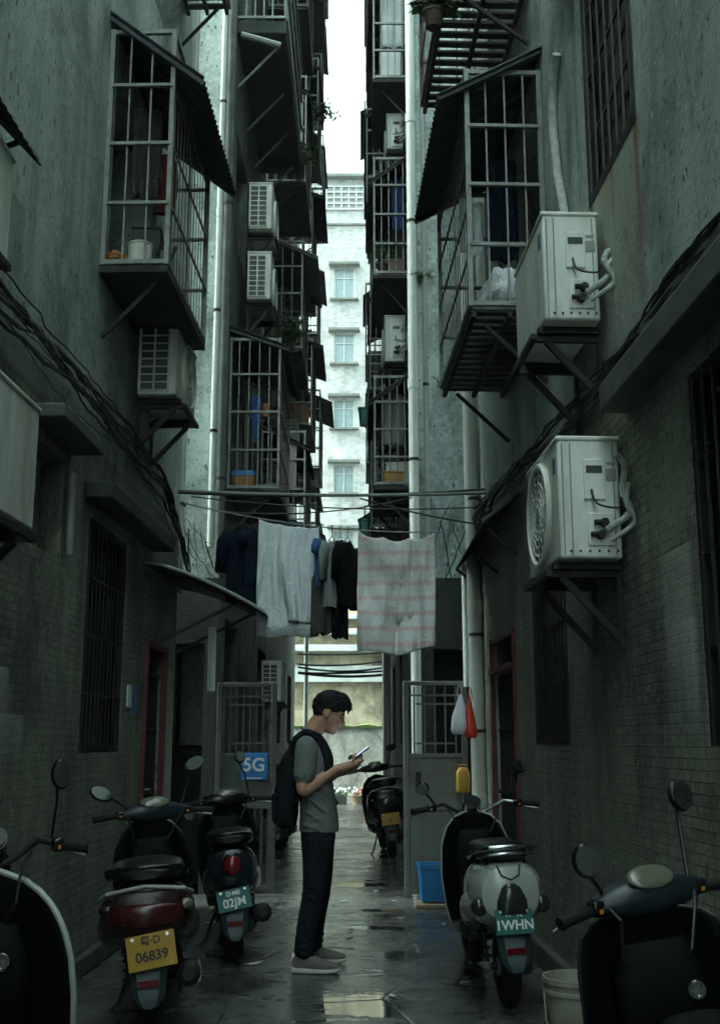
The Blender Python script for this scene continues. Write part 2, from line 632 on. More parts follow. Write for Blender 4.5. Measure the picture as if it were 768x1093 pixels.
M['wallR_up'] = tile_wall('right_wall_render', (0.39, 0.45, 0.41), (0.30, 0.35, 0.32), (0.40, 0.465, 0.425), tile=(0.1, 0.05), smear_lo=0.32, smear_hi=0.46, stain=0.6, bump=0.5, grime=0.78, rust=True, marks=((5.32, 2.9, 4.31, 0.56, (0.30, 0.28, 0.20), 1.0), (4.77, 3.1, 4.32, 0.058, (0.20, 0.062, 0.008), 1.0), (5.62, 3.6, 4.30, 0.05, (0.12, 0.07, 0.035), 0.9), (5.2, 3.9, 4.3, 0.03, (0.16, 0.08, 0.03), 0.8), (6.1, 3.4, 6.3, 0.12, (0.05, 0.06, 0.05), 0.8), (5.85, 4.2, 6.3, 0.06, (0.04, 0.05, 0.04), 0.9), (4.2, 4.2, 9.0, 0.3, (0.06, 0.075, 0.065), 0.7), (3.9, 3.2, 6.0, 0.12, (0.05, 0.06, 0.05), 0.8), (7.2, 3.2, 4.2, 0.25, (0.05, 0.06, 0.05), 0.8), (8.9, 3.2, 6, 0.3, (0.05, 0.06, 0.05), 0.8)))
M['tealtile'] = tile_wall('pale_mosaic_tiles', (0.66, 0.79, 0.76), (0.52, 0.62, 0.60), (0.64, 0.77, 0.74), tile=(0.05, 0.05), smear_lo=0.50, smear_hi=0.6, stain=0.4, bump=0.25)
M['lower_dark'] = tile_wall('shaded_ground_floor', (0.032, 0.040, 0.036), (0.016, 0.02, 0.018), (0.035, 0.043, 0.038), stain=0.8, bump=0.3)  # near-black base: the gloom behind the gates is put into the tile colour
M['sidewall'] = tile_wall('sooty_render', (0.15, 0.18, 0.168), (0.08, 0.10, 0.09), (0.15, 0.18, 0.165), stain=0.8, bump=0.2)
M['whitewall'] = tile_wall('white_render', (0.34, 0.355, 0.35), (0.28, 0.29, 0.285), (0.35, 0.365, 0.36), tile=(0.2, 0.1), speck=False, stain=0.5, bump=0.08, grime=0.45, rust=True)
M['ochre'] = tile_wall('stained_ochre_render', (0.58, 0.49, 0.33), (0.42, 0.36, 0.24), (0.62, 0.54, 0.38), tile=(0.4, 0.2), speck=False, stain=0.5, bump=0.15, rust=True)
M['retain'] = tile_wall('stained_concrete', (0.50, 0.50, 0.44), (0.36, 0.36, 0.32), (0.52, 0.52, 0.46), tile=(0.6, 0.4), speck=True, stain=0.5, bump=0.15)
M['ground'] = ground_mat()
M['plaster'] = mat('old_cement', (0.10, 0.115, 0.10), 0.85, dirt=0.8, scale=3, bump=0.3)
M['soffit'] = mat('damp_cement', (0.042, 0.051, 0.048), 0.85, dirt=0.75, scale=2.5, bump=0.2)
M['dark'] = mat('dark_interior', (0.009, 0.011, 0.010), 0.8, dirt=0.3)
M['glass'] = mat('dusty_dark_glass', (0.02, 0.026, 0.026), 0.12, dirt=0.5, bump=0)
M['paleglass'] = mat('pale_blue_window_glass', (0.15, 0.215, 0.23), 0.08, dirt=0.4, bump=0)
M['bars'] = mat('weathered_steel', (0.22, 0.25, 0.235), 0.5, metal=0.3, dirt=0.7, scale=12, dirtcol=(0.14, 0.11, 0.08))
M['bars_lt'] = mat('galvanised_steel', (0.36, 0.40, 0.385), 0.45, metal=0.4, dirt=0.5, scale=12, dirtcol=(0.2, 0.18, 0.14))
M['bars_rust'] = mat('brown_rusty_steel', (0.15, 0.135, 0.115), 0.75, metal=0.1, dirt=0.8, scale=10, dirtcol=(0.10, 0.055, 0.03))
M['bars_dim'] = mat('dim_steel_bars', (0.075, 0.072, 0.064), 0.7, metal=0.1, dirt=0.8, scale=10, dirtcol=(0.06, 0.035, 0.02))
M['slat'] = mat('dark_slats', (0.05, 0.045, 0.04), 0.8, dirt=0.7, scale=10)
M['black_steel'] = mat('black_steel', (0.014, 0.016, 0.016), 0.6, dirt=0.5, scale=10, dirtcol=(0.035, 0.024, 0.015), spec=0.3)
M['gate'] = mat('grey_painted_gate_steel', (0.15, 0.175, 0.165), 0.55, metal=0.1, dirt=0.7, scale=8, dirtcol=(0.14, 0.10, 0.07))
M['gate_dark'] = mat('dull_dark_gate_steel', (0.085, 0.10, 0.094), 0.6, dirt=0.8, scale=8, dirtcol=(0.05, 0.035, 0.025))
M['sheet'] = mat('weathered_roof_sheet', (0.025, 0.038, 0.041), 0.6, dirt=0.7, scale=4, bump=0.1)
M['sheet_pale'] = mat('pale_roof_sheet', (0.55, 0.60, 0.58), 0.55, dirt=0.6, scale=4, bump=0.1)
M['tray'] = mat('grimy_cement_tray', (0.03, 0.035, 0.032), 0.85, dirt=0.7, scale=5, bump=0.3)
M['ac'] = mat('yellowed_white_casing', (0.80, 0.83, 0.77), 0.42, dirt=0.7, scale=4.5, bump=0.04, streak=True, dirtcol=(0.26, 0.245, 0.19))
M['ac_grey'] = mat('grey_grille_plastic', (0.30, 0.33, 0.31), 0.5, dirt=0.6)
M['ac_dark'] = mat('dark_coil', (0.03, 0.045, 0.045), 0.4, dirt=0.5)
M['pipe'] = mat('cream_plastic_pipe', (0.43, 0.46, 0.42), 0.45, dirt=0.65, scale=3, streak=True)
M['pipe_white'] = mat('white_plastic_pipe', (0.66, 0.72, 0.69), 0.4, dirt=0.45, scale=3, streak=True)
M['lagging'] = mat('grey_pipe_lagging', (0.46, 0.49, 0.45), 0.8, dirt=0.75, scale=18, bump=0.6)
M['cable'] = mat('black_rubber_cable', (0.010, 0.011, 0.011), 0.5, dirt=0.3)
M['cable_grey'] = mat('grey_cable', (0.22, 0.25, 0.24), 0.55, dirt=0.4)
M['red'] = mat('dull_red_paint', (0.13, 0.013, 0.012), 0.55, dirt=0.8)
M['door'] = mat('dark_painted_door', (0.013, 0.017, 0.017), 0.5, dirt=0.5, spec=0.25)
M['blue'] = mat('blue_plastic', (0.015, 0.17, 0.42), 0.4, dirt=0.35)
M['badge_blue'] = mat('faded_blue_sticker', (0.05, 0.11, 0.22), 0.5, dirt=0.4)
M['sign_blue'] = mat('blue_sign_paint', (0.012, 0.20, 0.52), 0.45, dirt=0.2)
M['sign_white'] = mat('white_sign_paint', (0.8, 0.85, 0.85), 0.5, dirt=0.2)
M['white_bag'] = mat('white_plastic_bag', (0.66, 0.68, 0.74), 0.4, dirt=0.2)
M['red_bag'] = mat('red_plastic_bag', (0.62, 0.045, 0.02), 0.35, dirt=0.2)
M['yellow'] = mat('yellow_plastic', (0.42, 0.23, 0.015), 0.45, dirt=0.4)
M['orange'] = mat('orange_plastic', (0.34, 0.13, 0.025), 0.45, dirt=0.3)
M['bucket'] = mat('cream_bucket_plastic', (0.36, 0.35, 0.28), 0.5, dirt=0.7, scale=5)
M['wood'] = mat('grey_wood', (0.26, 0.20, 0.13), 0.8, dirt=0.6, bump=0.2)
M['leaf'] = mat('leaf', (0.055, 0.12, 0.035), 0.5, dirt=0.5, scale=20)
M['stem'] = mat('green_stem', (0.07, 0.09, 0.03), 0.7)
M['soil_pot'] = mat('brown_clay_pot', (0.07, 0.045, 0.035), 0.8)
M['moss'] = mat('moss', (0.09, 0.13, 0.03), 0.95, scale=8, bump=0.6)
# vehicles
M['sc_black'] = mat('black_gloss_plastic', (0.006, 0.007, 0.008), 0.25, dirt=0.4, dirtcol=(0.012, 0.013, 0.012), spec=0.35)
M['sc_inner'] = mat('matt_black_plastic', (0.004, 0.0045, 0.005), 0.55, dirt=0.3, spec=0.08)
M['sc_navy'] = mat('dark_teal_gloss', (0.006, 0.014, 0.017), 0.2, dirt=0.3, coat=0.15, spec=0.35)
M['sc_white'] = mat('cream_white_gloss', (0.40, 0.44, 0.39), 0.25, dirt=0.45, scale=5, coat=0.3, dirtcol=(0.25, 0.25, 0.2))
M['sc_blue'] = mat('slate_blue_plastic', (0.013, 0.023, 0.029), 0.36, dirt=0.5, scale=12, spec=0.4)
M['sc_brown'] = mat('dark_maroon_plastic', (0.020, 0.009, 0.008), 0.28, dirt=0.4, spec=0.35)
M['sc_trim'] = mat('pale_trim', (0.36, 0.38, 0.35), 0.35, dirt=0.4)
M['seat'] = mat('black_vinyl', (0.007, 0.008, 0.009), 0.36, dirt=0.3, bump=0.1, spec=0.3)
M['rubber'] = mat('tyre_rubber', (0.011, 0.012, 0.012), 0.75, dirt=0.5, bump=0.3, dirtcol=(0.025, 0.024, 0.02), spec=0.25)
M['alloy'] = mat('dull_alloy', (0.35, 0.37, 0.37), 0.35, metal=0.9, dirt=0.5)
M['chrome'] = mat('chrome', (0.45, 0.48, 0.48), 0.2, metal=1.0, dirt=0.3, bump=0)
M['mirror'] = mat('mirror_glass', (0.30, 0.33, 0.33), 0.05, metal=1.0, dirt=0.05, bump=0)
M['lens'] = mat('clear_dash_lens', (0.115, 0.12, 0.09), 0.14, dirt=0.15, scale=14, bump=0)
M['tail'] = mat('red_tail_lens', (0.16, 0.006, 0.008), 0.15, dirt=0.2, bump=0)
M['tail_maroon'] = mat('maroon_tail_lens', (0.055, 0.006, 0.006), 0.2, dirt=0.3, bump=0)
M['tail_dark'] = mat('smoked_lens', (0.02, 0.024, 0.024), 0.12, dirt=0.2, bump=0)
M['amber'] = mat('amber_lens', (0.55, 0.2, 0.02), 0.2, dirt=0.2, bump=0)
M['plate_y'] = mat('yellow_plate', (0.46, 0.25, 0.012), 0.45, dirt=0.45)
M['plate_g'] = mat('teal_green_plate', (0.008, 0.12, 0.11), 0.45, dirt=0.45)
M['guard'] = mat('slate_mudguard_plastic', (0.040, 0.062, 0.072), 0.45, dirt=0.4)
# person
M['skin'] = mat('skin', (0.50, 0.27, 0.175), 0.5, dirt=0.25, scale=10, bump=0.02, dirtcol=(0.26, 0.12, 0.08))
M['hair'] = mat('black_hair', (0.004, 0.0045, 0.005), 0.55, dirt=0.3, scale=60, bump=0.4, spec=0.25)
M['tee'] = cloth_mat('grey_green_tee', (0.165, 0.18, 0.175))
M['trousers'] = cloth_mat('dark_navy_trousers', (0.011, 0.017, 0.022))
M['shoe'] = mat('taupe_shoe_knit', (0.15, 0.14, 0.125), 0.8, dirt=0.4, scale=30, bump=0.3)
M['sole'] = mat('pale_rubber_sole', (0.52, 0.51, 0.47), 0.6, dirt=0.5)
M['backpack'] = cloth_mat('black_nylon', (0.010, 0.012, 0.015))
M['phone'] = mat('blue_phone_case', (0.02, 0.035, 0.12), 0.25, dirt=0.1)
M['screen_off'] = mat('phone_frame', (0.02, 0.02, 0.025), 0.1, dirt=0.0, bump=0)
m_, t_, b_ = nt_new('lit_phone_screen')
b_.inputs['Base Color'].default_value = (0.3, 0.35, 0.5, 1)
b_.inputs['Emission Color'].default_value = (0.55, 0.65, 1.0, 1)
b_.inputs['Emission Strength'].default_value = 0.5
M['screen'] = m_
# laundry
M['cl_white'] = cloth_mat('white_cotton', (0.78, 0.84, 0.86))
M['cl_towel'] = cloth_mat('pink_striped_cotton', (0.76, 0.78, 0.76), stripes=(0.72, 0.50, 0.52))
M['maroon_cloth'] = cloth_mat('maroon_cloth', (0.055, 0.012, 0.012))
M['cl_navy'] = cloth_mat('navy_cloth', (0.005, 0.011, 0.024))
M['cl_blue'] = cloth_mat('blue_cloth', (0.05, 0.12, 0.32))
M['cl_grey'] = cloth_mat('grey_cloth', (0.26, 0.29, 0.285))
M['cl_taupe'] = cloth_mat('taupe_cloth', (0.07, 0.068, 0.062))
M['cl_black'] = cloth_mat('black_cloth', (0.005, 0.006, 0.007))


# ------------------------------------------------------------------ ground
mb = MB()
g = 220
xs = [-g, -12, -3, -1.5, -0.5, 0.5, 1.5, 3, 12, g]
ys = [-g, -10, 0, 3, 6, 9, 12, 16, 22, 30, 60, g]
for i in range(len(xs) - 1):
    for j in range(len(ys) - 1):
        mb.face([(xs[i], ys[j], 0), (xs[i + 1], ys[j], 0), (xs[i + 1], ys[j + 1], 0), (xs[i], ys[j + 1], 0)])
bmesh.ops.remove_doubles(mb.bm, verts=mb.bm.verts[:], dist=1e-4)
struct(mb.build('ground', M['ground']))


# ------------------------------------------------------------------ damp air
hm = bpy.data.materials.new('damp_air')
hm.use_nodes = True
hm.node_tree.nodes.clear()
ho = hm.node_tree.nodes.new('ShaderNodeOutputMaterial')
hv = hm.node_tree.nodes.new('ShaderNodeVolumePrincipled')
hv.inputs['Color'].default_value = (0.86, 0.97, 0.95, 1)
hv.inputs['Density'].default_value = 0.0016
hv.inputs['Anisotropy'].default_value = 0.25
hm.node_tree.links.new(hv.outputs[0], ho.inputs['Volume'])
mb = MB()
mb.box((0, 0, 12.6), (460, 460, 27.2))
struct(mb.build('haze', hm), 'stuff')


# ------------------------------------------------------------------ buildings
def wall_panel(mb, P, s0, s1, z0, z1, holes, depth=0.16):
    """front sheet with rectangular openings and their reveals; P(s, n, z) -> world, n grows out of the wall"""
    S = sorted({s0, s1} | {h[0] for h in holes} | {h[1] for h in holes})
    Z = sorted({z0, z1} | {h[2] for h in holes} | {h[3] for h in holes})
    S = [a for a in S if s0 <= a <= s1]
    Z = [a for a in Z if z0 <= a <= z1]
    for i in range(len(S) - 1):
        for j in range(len(Z) - 1):
            a, b, c, d = S[i], S[i + 1], Z[j], Z[j + 1]
            mx, mz = (a + b) / 2, (c + d) / 2
            if any(h[0] < mx < h[1] and h[2] < mz < h[3] for h in holes):
                continue
            mb.quv([P(a, 0, c), P(b, 0, c), P(b, 0, d), P(a, 0, d)], [(a, c), (b, c), (b, d), (a, d)])
    for h in holes:
        a, b, c, d = h[:4]
        D = h[4] if len(h) > 4 else depth
        for (p, q) in (((a, c), (b, c)), ((b, c), (b, d)), ((b, d), (a, d)), ((a, d), (a, c))):
            mb.quv([P(p[0], 0, p[1]), P(q[0], 0, q[1]), P(q[0], -D, q[1]), P(p[0], -D, p[1])],
                   [(p[0], p[1]), (q[0], q[1]), (q[0] + D, q[1] + D), (p[0] + D, p[1] + D)])


def PL(s, n, z):
    return Vector((xl(s) + n, s, z))


def PR(s, n, z):
    return Vector((xr(s) - n, s, z))


def pane(parent, P, h, m, inset=0.01):
    a, b, c, d = h[:4]
    D = h[4] if len(h) > 4 else 0.16
    mb = MB()
    mb.face([P(a, -D + inset, c), P(b, -D + inset, c), P(b, -D + inset, d), P(a, -D + inset, d)])
    return mb.build('pane', m, parent)


def window_bars(parent, P, h, nv, nh, m, r=0.008, n=0.0):
    a, b, c, d = h[:4]
    mb = MB()
    for i in range(nv):
        s = a + (b - a) * (i + 0.5) / nv
        mb.bar(P(s, n, c), P(s, n, d), r * 1.1, r * 1.4)
    for j in range(nh):
        z = c + (d - c) * (j + 1) / (nh + 1)
        mb.bar(P(a, n - 0.012, z), P(b, n - 0.012, z), r * 2.2, r * 1.2)
    return mb.build('bars', m, parent)


def frame(parent, P, h, w, m, n=-0.05, t=0.05, name='frame'):
    a, b, c, d = h[:4]
    mb = MB()
    mb.bar(P(a + w / 2, n, c), P(a + w / 2, n, d), t, w, up=(1, 0, 0))
    mb.bar(P(b - w / 2, n, c), P(b - w / 2, n, d), t, w, up=(1, 0, 0))
    mb.bar(P(a + w, n, d - w / 2), P(b - w, n, d - w / 2), t, w)
    mb.bar(P(a + w, n, c + w / 2), P(b - w, n, c + w / 2), t, w)
    return mb.build(name, m, parent)


def window(parent, P, h, bars=None, fr=None, glass='glass', barmat='black_steel', label=None, w=0.05, mull=0):
    """one window as a part (its pane) with frame and bars as sub-parts"""
    a, b, c, d = h[:4]
    D = h[4] if len(h) > 4 else 0.16
    mb = MB()
    mb.face([P(a, -D + 0.01, c), P(b, -D + 0.01, c), P(b, -D + 0.01, d), P(a, -D + 0.01, d)])
    o = mb.build('window', M[glass], parent)
    if label:
        o['label'] = label
    if fr:
        frame(o, P, h, w, M[fr], n=-D + 0.04)
    if mull:
        m2 = MB()
        for i in range(mull):
            s = a + (b - a) * (i + 1) / (mull + 1)
            m2.bar(P(s, -D + 0.035, c + w), P(s, -D + 0.035, d - w), 0.04)
        zz = c + (d - c) * 0.68
        m2.bar(P(a + w, -D + 0.035, zz), P(b - w, -D + 0.035, zz), 0.03)
        m2.build('mullion', M[fr or 'bars'], o)
    if bars:
        window_bars(o, P, h, bars[0], bars[1], M[barmat], n=0.0 if D < 0.1 else -0.03)
    return o


def slab(parent, name, P, s0, s1, z0, z1, n0, n1, m, bevel=0.012):
    mb = MB()
    vs = [P(s, n, z) for s in (s0, s1) for n in (n0, n1) for z in (z0, z1)]
    bv = [mb.v(p) for p in vs]
    for q in ((0, 1, 3, 2), (4, 6, 7, 5), (0, 4, 5, 1), (2, 3, 7, 6), (0, 2, 6, 4), (1, 5, 7, 3)):
        mb.bm.faces.new([bv[i] for i in q])
    return mb.build(name, m, parent, bevel=bevel)


A_TOP = 12.5
A0 = -22.0
# --- near left building
Ls = thing('apartment_building', 'dark tiled near left building with red framed door', 'building', (xl(0), 0, 0))
LEND = 10.05
holesL = [(5.84, 6.42, 2.46, 3.05, 0.2), (7.02, 8.08, 1.34, 2.84, 0.07), (8.80, 9.62, 0.0, 2.20, 0.18),
          (7.15, 8.2, 4.75, 6.1, 0.5), (8.0, 9.2, 7.5, 8.9, 0.5), (2.6, 3.8, 1.3, 2.7, 0.2), (3.4, 4.6, 4.7, 6.0, 0.2), (5.2, 6.3, 7.4, 8.8, 0.25),
          (-2.5, -1.3, 1.3, 2.7, 0.2), (-2.5, -1.3, 4.7, 6.0, 0.2), (0.5, 1.5, 4.7, 6.0, 0.2)]
for k in range(4):
    z = 10.2 + 2.8 * k
    if z + 1.4 < A_TOP:
        holesL += [(2.6, 3.8, z, z + 1.4, 0.2), (5.2, 6.3, z, z + 1.4, 0.2), (7.9, 9.1, z, z + 1.4, 0.4)]
mb = MB()
wall_panel(mb, PL, A0, LEND, 0, 3.32, [h for h in holesL if h[2] < 3])
mb.build('lower_wall', M['wallL'], Ls, world=True)
mb = MB()
wall_panel(mb, PL, A0, LEND, 3.32, A_TOP, [h for h in holesL if h[2] > 3])
mb.quv([PL(LEND, 0, 0), PL(LEND, -5, 0), PL(LEND, -5, A_TOP), PL(LEND, 0, A_TOP)], [(0, 0), (5, 0), (5, A_TOP), (0, A_TOP)])
mb.quv([PL(A0, 0, 0), PL(A0, -5, 0), PL(A0, -5, A_TOP), PL(A0, 0, A_TOP)], [(0, 0), (5, 0), (5, A_TOP), (0, A_TOP)])
mb.quv([PL(A0, -5, 0), PL(LEND, -5, 0), PL(LEND, -5, A_TOP), PL(A0, -5, A_TOP)], [(0, 0), (18, 0), (18, A_TOP), (0, A_TOP)])
mb.build('upper_wall', M['wallL_up'], Ls, world=True)


def reparent(o, root):
    """o was built in world coordinates under root: shift it (and its sub-parts) into root's frame"""
    inv = root_matrix(root).inverted()
    for q in [o] + list(o.children):
        q.data.transform(inv)


slab(Ls, 'roof', PL, A0, LEND, A_TOP, A_TOP + 0.2, -5, 0.15, M['plaster'])
for i, h in enumerate(holesL):
    if i == 0:
        window(Ls, PL, h, fr='bars_lt', w=0.045, label='small window with a pale frame')
    elif i == 1:
        window(Ls, PL, h, bars=(11, 3), fr='black_steel', w=0.05, label='tall dark window behind black bars')
    elif i == 2:
        mbd = MB()
        mbd.face([PL(h[0], -0.15, h[2]), PL(h[1], -0.15, h[2]), PL(h[1], -0.15, h[3]), PL(h[0], -0.15, h[3])])
        d = mbd.build('door', M['door'], Ls)
        mf = MB()
        for (a, b) in (((h[0] + .03, h[2]), (h[0] + .03, h[3])), ((h[1] - .03, h[2]), (h[1] - .03, h[3]))):
            mf.bar(PL(a[0], -0.0, a[1]), PL(b[0], -0.0, b[1]), 0.05, 0.04, up=(0, 1, 0))
        mf.bar(PL(h[0] + .06, 0, h[3] - .03), PL(h[1] - .06, 0, h[3] - .03), 0.05, 0.04)
        mf.build('door_frame', M['red'], d)
        mf = MB()
        for k in range(9):
            s = h[0] + 0.08 + (h[1] - h[0] - .16) * k / 8
            mf.bar(PL(s, -0.05, 0.05), PL(s, -0.05, 1.95), 0.014)
        for z in (0.5, 1.0, 1.5, 1.95):
            mf.bar(PL(h[0] + .06, -0.052, z), PL(h[1] - .06, -0.052, z), 0.03, 0.02)
        mf.build('grille', M['black_steel'], d)
        mf = MB()
        mf.box(PL(h[0] + 0.14, -0.03, 1.02), (0.03, 0.05, 0.12))
        mf.tube([PL(h[0] + 0.14, -0.015, 1.04), PL(h[0] + 0.14, 0.03, 1.04), PL(h[0] + 0.24, 0.03, 1.04)], 0.009)
        mf.build('handle', M['bars'], d)
        mf = MB()
        mf.box(PL((h[0] + h[1]) / 2 - .05, -0.06, 2.08), (0.02, 0.22, 0.1))
        mf.build('notice', M['red'], d)
    else:
        window(Ls, PL, h, fr='bars', w=0.05, mull=1, bars=(9, 3) if i in (5, 6) or i > 7 else None)
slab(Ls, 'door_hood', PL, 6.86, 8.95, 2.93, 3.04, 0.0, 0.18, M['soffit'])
slab(Ls, 'skirting', PL, A0, 8.78, 0, 0.12, 0.0, 0.05, M['plaster'])
slab(Ls, 'window_hood', PL, 5.7, 6.55, 3.12, 3.2, 0.0, 0.2, M['plaster'])
# --- near right building
Rs = thing('apartment_building', 'dark tiled near right building with rust streaks and barred windows', 'building', (xr(0), 0, 0))
REND = 10.1
holesR = [(4.74, 5.66, 4.30, 6.2, 0.06), (2.6, 4.28, 1.40, 2.86, 0.07), (6.62, 7.66, 1.40, 2.50, 0.06), (8.38, 9.55, 0.0, 2.26, 0.18),
          (6.95, 8.3, 4.55, 5.8, 0.5), (7.4, 8.8, 7.6, 9.0, 0.5), (-2.5, -1.3, 1.3, 2.7, 0.2), (-2.5, -1.3, 4.5, 6.0, 0.2), (1.0, 2.2, 4.3, 6.0, 0.2), (4.6, 5.7, 7.3, 9.0, 0.2)]
for k in range(4):
    z = 10.2 + 2.8 * k
    if z + 1.4 > A_TOP:
        continue
    holesR += [(1.2, 2.4, z, z + 1.4, 0.2), (4.6, 5.7, z, z + 1.4, 0.2), (7.4, 8.8, z, z + 1.4, 0.4)]
mb = MB()
wall_panel(mb, PR, A0, REND, 0, 3.22, [h for h in holesR if h[2] < 3])
mb.build('lower_wall', M['wallR'], Rs, world=True)
mb = MB()
wall_panel(mb, PR, A0, REND, 3.22, A_TOP, [h for h in holesR if h[2] > 3])
mb.quv([PR(REND, 0, 0), PR(REND, -5, 0), PR(REND, -5, A_TOP), PR(REND, 0, A_TOP)], [(0, 0), (5, 0), (5, A_TOP), (0, A_TOP)])
mb.quv([PR(A0, 0, 0), PR(A0, -5, 0), PR(A0, -5, A_TOP), PR(A0, 0, A_TOP)], [(0, 0), (5, 0), (5, A_TOP), (0, A_TOP)])
mb.quv([PR(A0, -5, 0), PR(REND, -5, 0), PR(REND, -5, A_TOP), PR(A0, -5, A_TOP)], [(0, 0), (18, 0), (18, A_TOP), (0, A_TOP)])
mb.build('upper_wall', M['wallR_up'], Rs, world=True)
slab(Rs, 'roof', PR, A0, REND, A_TOP, A_TOP + 0.2, -5, 0.15, M['plaster'])
for i, h in enumerate(holesR):
    if i == 0:
        window(Rs, PR, h, bars=(7, 4), fr='black_steel', barmat='bars_dim', label='high window behind rusty bars')
    elif i == 1:
        window(Rs, PR, h, bars=(15, 3), fr='black_steel', label='wide dark window under the cement hood')
    elif i == 2:
        window(Rs, PR, h, bars=(12, 2), fr='black_steel', label='square dark window behind fine bars')
    elif i == 3:
        mbd = MB()
        mbd.face([PR(h[0], -0.15, h[2]), PR(h[1], -0.15, h[2]), PR(h[1], -0.15, h[3]), PR(h[0], -0.15, h[3])])
        d = mbd.build('door', M['door'], Rs)
        mf = MB()
        for s in (h[0] + .03, h[1] - .03):
            mf.bar(PR(s, 0, 0), PR(s, 0, h[3]), 0.04, 0.035, up=(0, 1, 0))
        mf.bar(PR(h[0] + .06, 0, h[3] - .03), PR(h[1] - .06, 0, h[3] - .03), 0.04, 0.035)
        mf.bar(PR(h[0] + .06, 0, 1.98), PR(h[1] - .06, 0, 1.98), 0.08, 0.04)
        mf.build('door_frame', M['red'], d)
        mf = MB()
        for k in range(11):
            s = h[0] + 0.08 + (h[1] - h[0] - .16) * k / 10
            mf.bar(PR(s, -0.05, 0.05), PR(s, -0.05, 1.95), 0.014)
        for z in (0.5, 1.0, 1.5):
            mf.bar(PR(h[0] + .06, -0.052, z), PR(h[1] - .06, -0.052, z), 0.03, 0.02)
        mf.build('grille', M['black_steel'], d)
    else:
        window(Rs, PR, h, fr='bars', w=0.05, mull=1, bars=(9, 3) if i > 5 else None)
slab(Rs, 'window_hood', PR, 2.4, 5.12, 2.96, 3.10, 0.0, 0.14, M['plaster'])
slab(Rs, 'cornice', PR, 2.4, 4.62, 3.10, 3.22, 0.0, 0.08, M['plaster'])
slab(Rs, 'ledge', PR, 4.6, 6.0, 6.28, 6.42, 0.0, 0.22, M['plaster'])
slab(Rs, 'skirting', PR, A0, 8.36, 0, 0.14, 0.0, 0.06, M['plaster'])
mb = MB()
mb.box(PR(5.9, 0.05, 5.95), (0.1, 0.16, 0.22))
mb.build('junction_box', M['plaster'], Rs, bevel=0.01)

# --- rear blocks beyond the gates
BY0, BY1, B_TOP = 10.9, 24.0, 21.5
XBL, XBR = -1.40, 0.585


def PBL(s, n, z):
    return Vector((XBL + n, s, z))


def PBR(s, n, z):
    return Vector((XBR - n, s, z))


def PFL(s, n, z):     # front of the left rear block, s = world x
    return Vector((s, BY0 - n, z))


ST = 2.78
cage_y = [(11.3, 12.9), (15.0, 16.7), (18.3, 20.0), (21.4, 23.0)]
holesBL, holesBR = [], []
for k in range(-1, 6):
    z = 4.15 + ST * k
    for (a, b) in cage_y:
        if z > 0.5:
            holesBL.append((a + 0.2, b - 0.2, z, z + 1.3, 0.5))
            holesBR.append((a + 0.4, b, z, z + 1.3, 0.5))
for (root_name, P, holes, X0, sgn, lab, fm) in (
        ('apartment_building', PBL, holesBL, XBL, -1, 'rear left block crowded with barred balconies and outdoor units', 'fl'),
        ('apartment_building', PBR, holesBR, XBR, 1, 'rear right block with a pale teal tiled end and cages', 'fr')):
    t = thing(root_name, lab, 'building', (X0, BY0, 0))
    mb = MB()
    wall_panel(mb, P, BY0, BY1, 0, B_TOP, holes)
    mb.quv([(X0, BY1, 0), (X0 + sgn * 3.0, BY1, 0), (X0 + sgn * 3.0, BY1, B_TOP), (X0, BY1, B_TOP)], [(0, 0), (5, 0), (5, B_TOP), (0, B_TOP)])
    mb.quv([(X0 + sgn * 3.0, BY0, 0), (X0 + sgn * 3.0, BY1, 0), (X0 + sgn * 3.0, BY1, B_TOP), (X0 + sgn * 3.0, BY0, B_TOP)], [(0, 0), (13, 0), (13, B_TOP), (0, B_TOP)])
    mb.build('side_wall', M['sidewall'], t, world=True)
    mb = MB()
    x1, x2 = sorted((X0, X0 + sgn * 3.0))
    hs_ = [(-1.98, -1.52, 0, 2.35, 0.8)] if sgn < 0 else [(0.72, 1.06, 0, 2.3, 0.5)]
    hs_ = [h for h in hs_]
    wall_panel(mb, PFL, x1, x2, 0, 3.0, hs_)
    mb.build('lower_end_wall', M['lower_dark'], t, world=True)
    mb = MB()
    wall_panel(mb, PFL, x1, x2, 3.0, B_TOP, [])
    mb.build('end_wall', M['tealtile'], t, world=True)
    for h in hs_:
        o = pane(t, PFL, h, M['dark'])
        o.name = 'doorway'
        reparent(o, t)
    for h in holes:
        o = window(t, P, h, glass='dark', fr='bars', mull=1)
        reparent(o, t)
    mb = MB()
    mb.box((X0 + sgn * 1.45, (BY0 + BY1) / 2, B_TOP + 0.1), (3.3, BY1 - BY0 + 0.2, 0.2))
    mb.build('roof', M['plaster'], t, world=True)
# shift the parts of the two near buildings (built in world coordinates) under their roots
for root in (Ls, Rs):
    for o in root.children:
        if o.name.split('.')[0] not in ('upper_wall', 'lower_wall'):
            reparent(o, root)

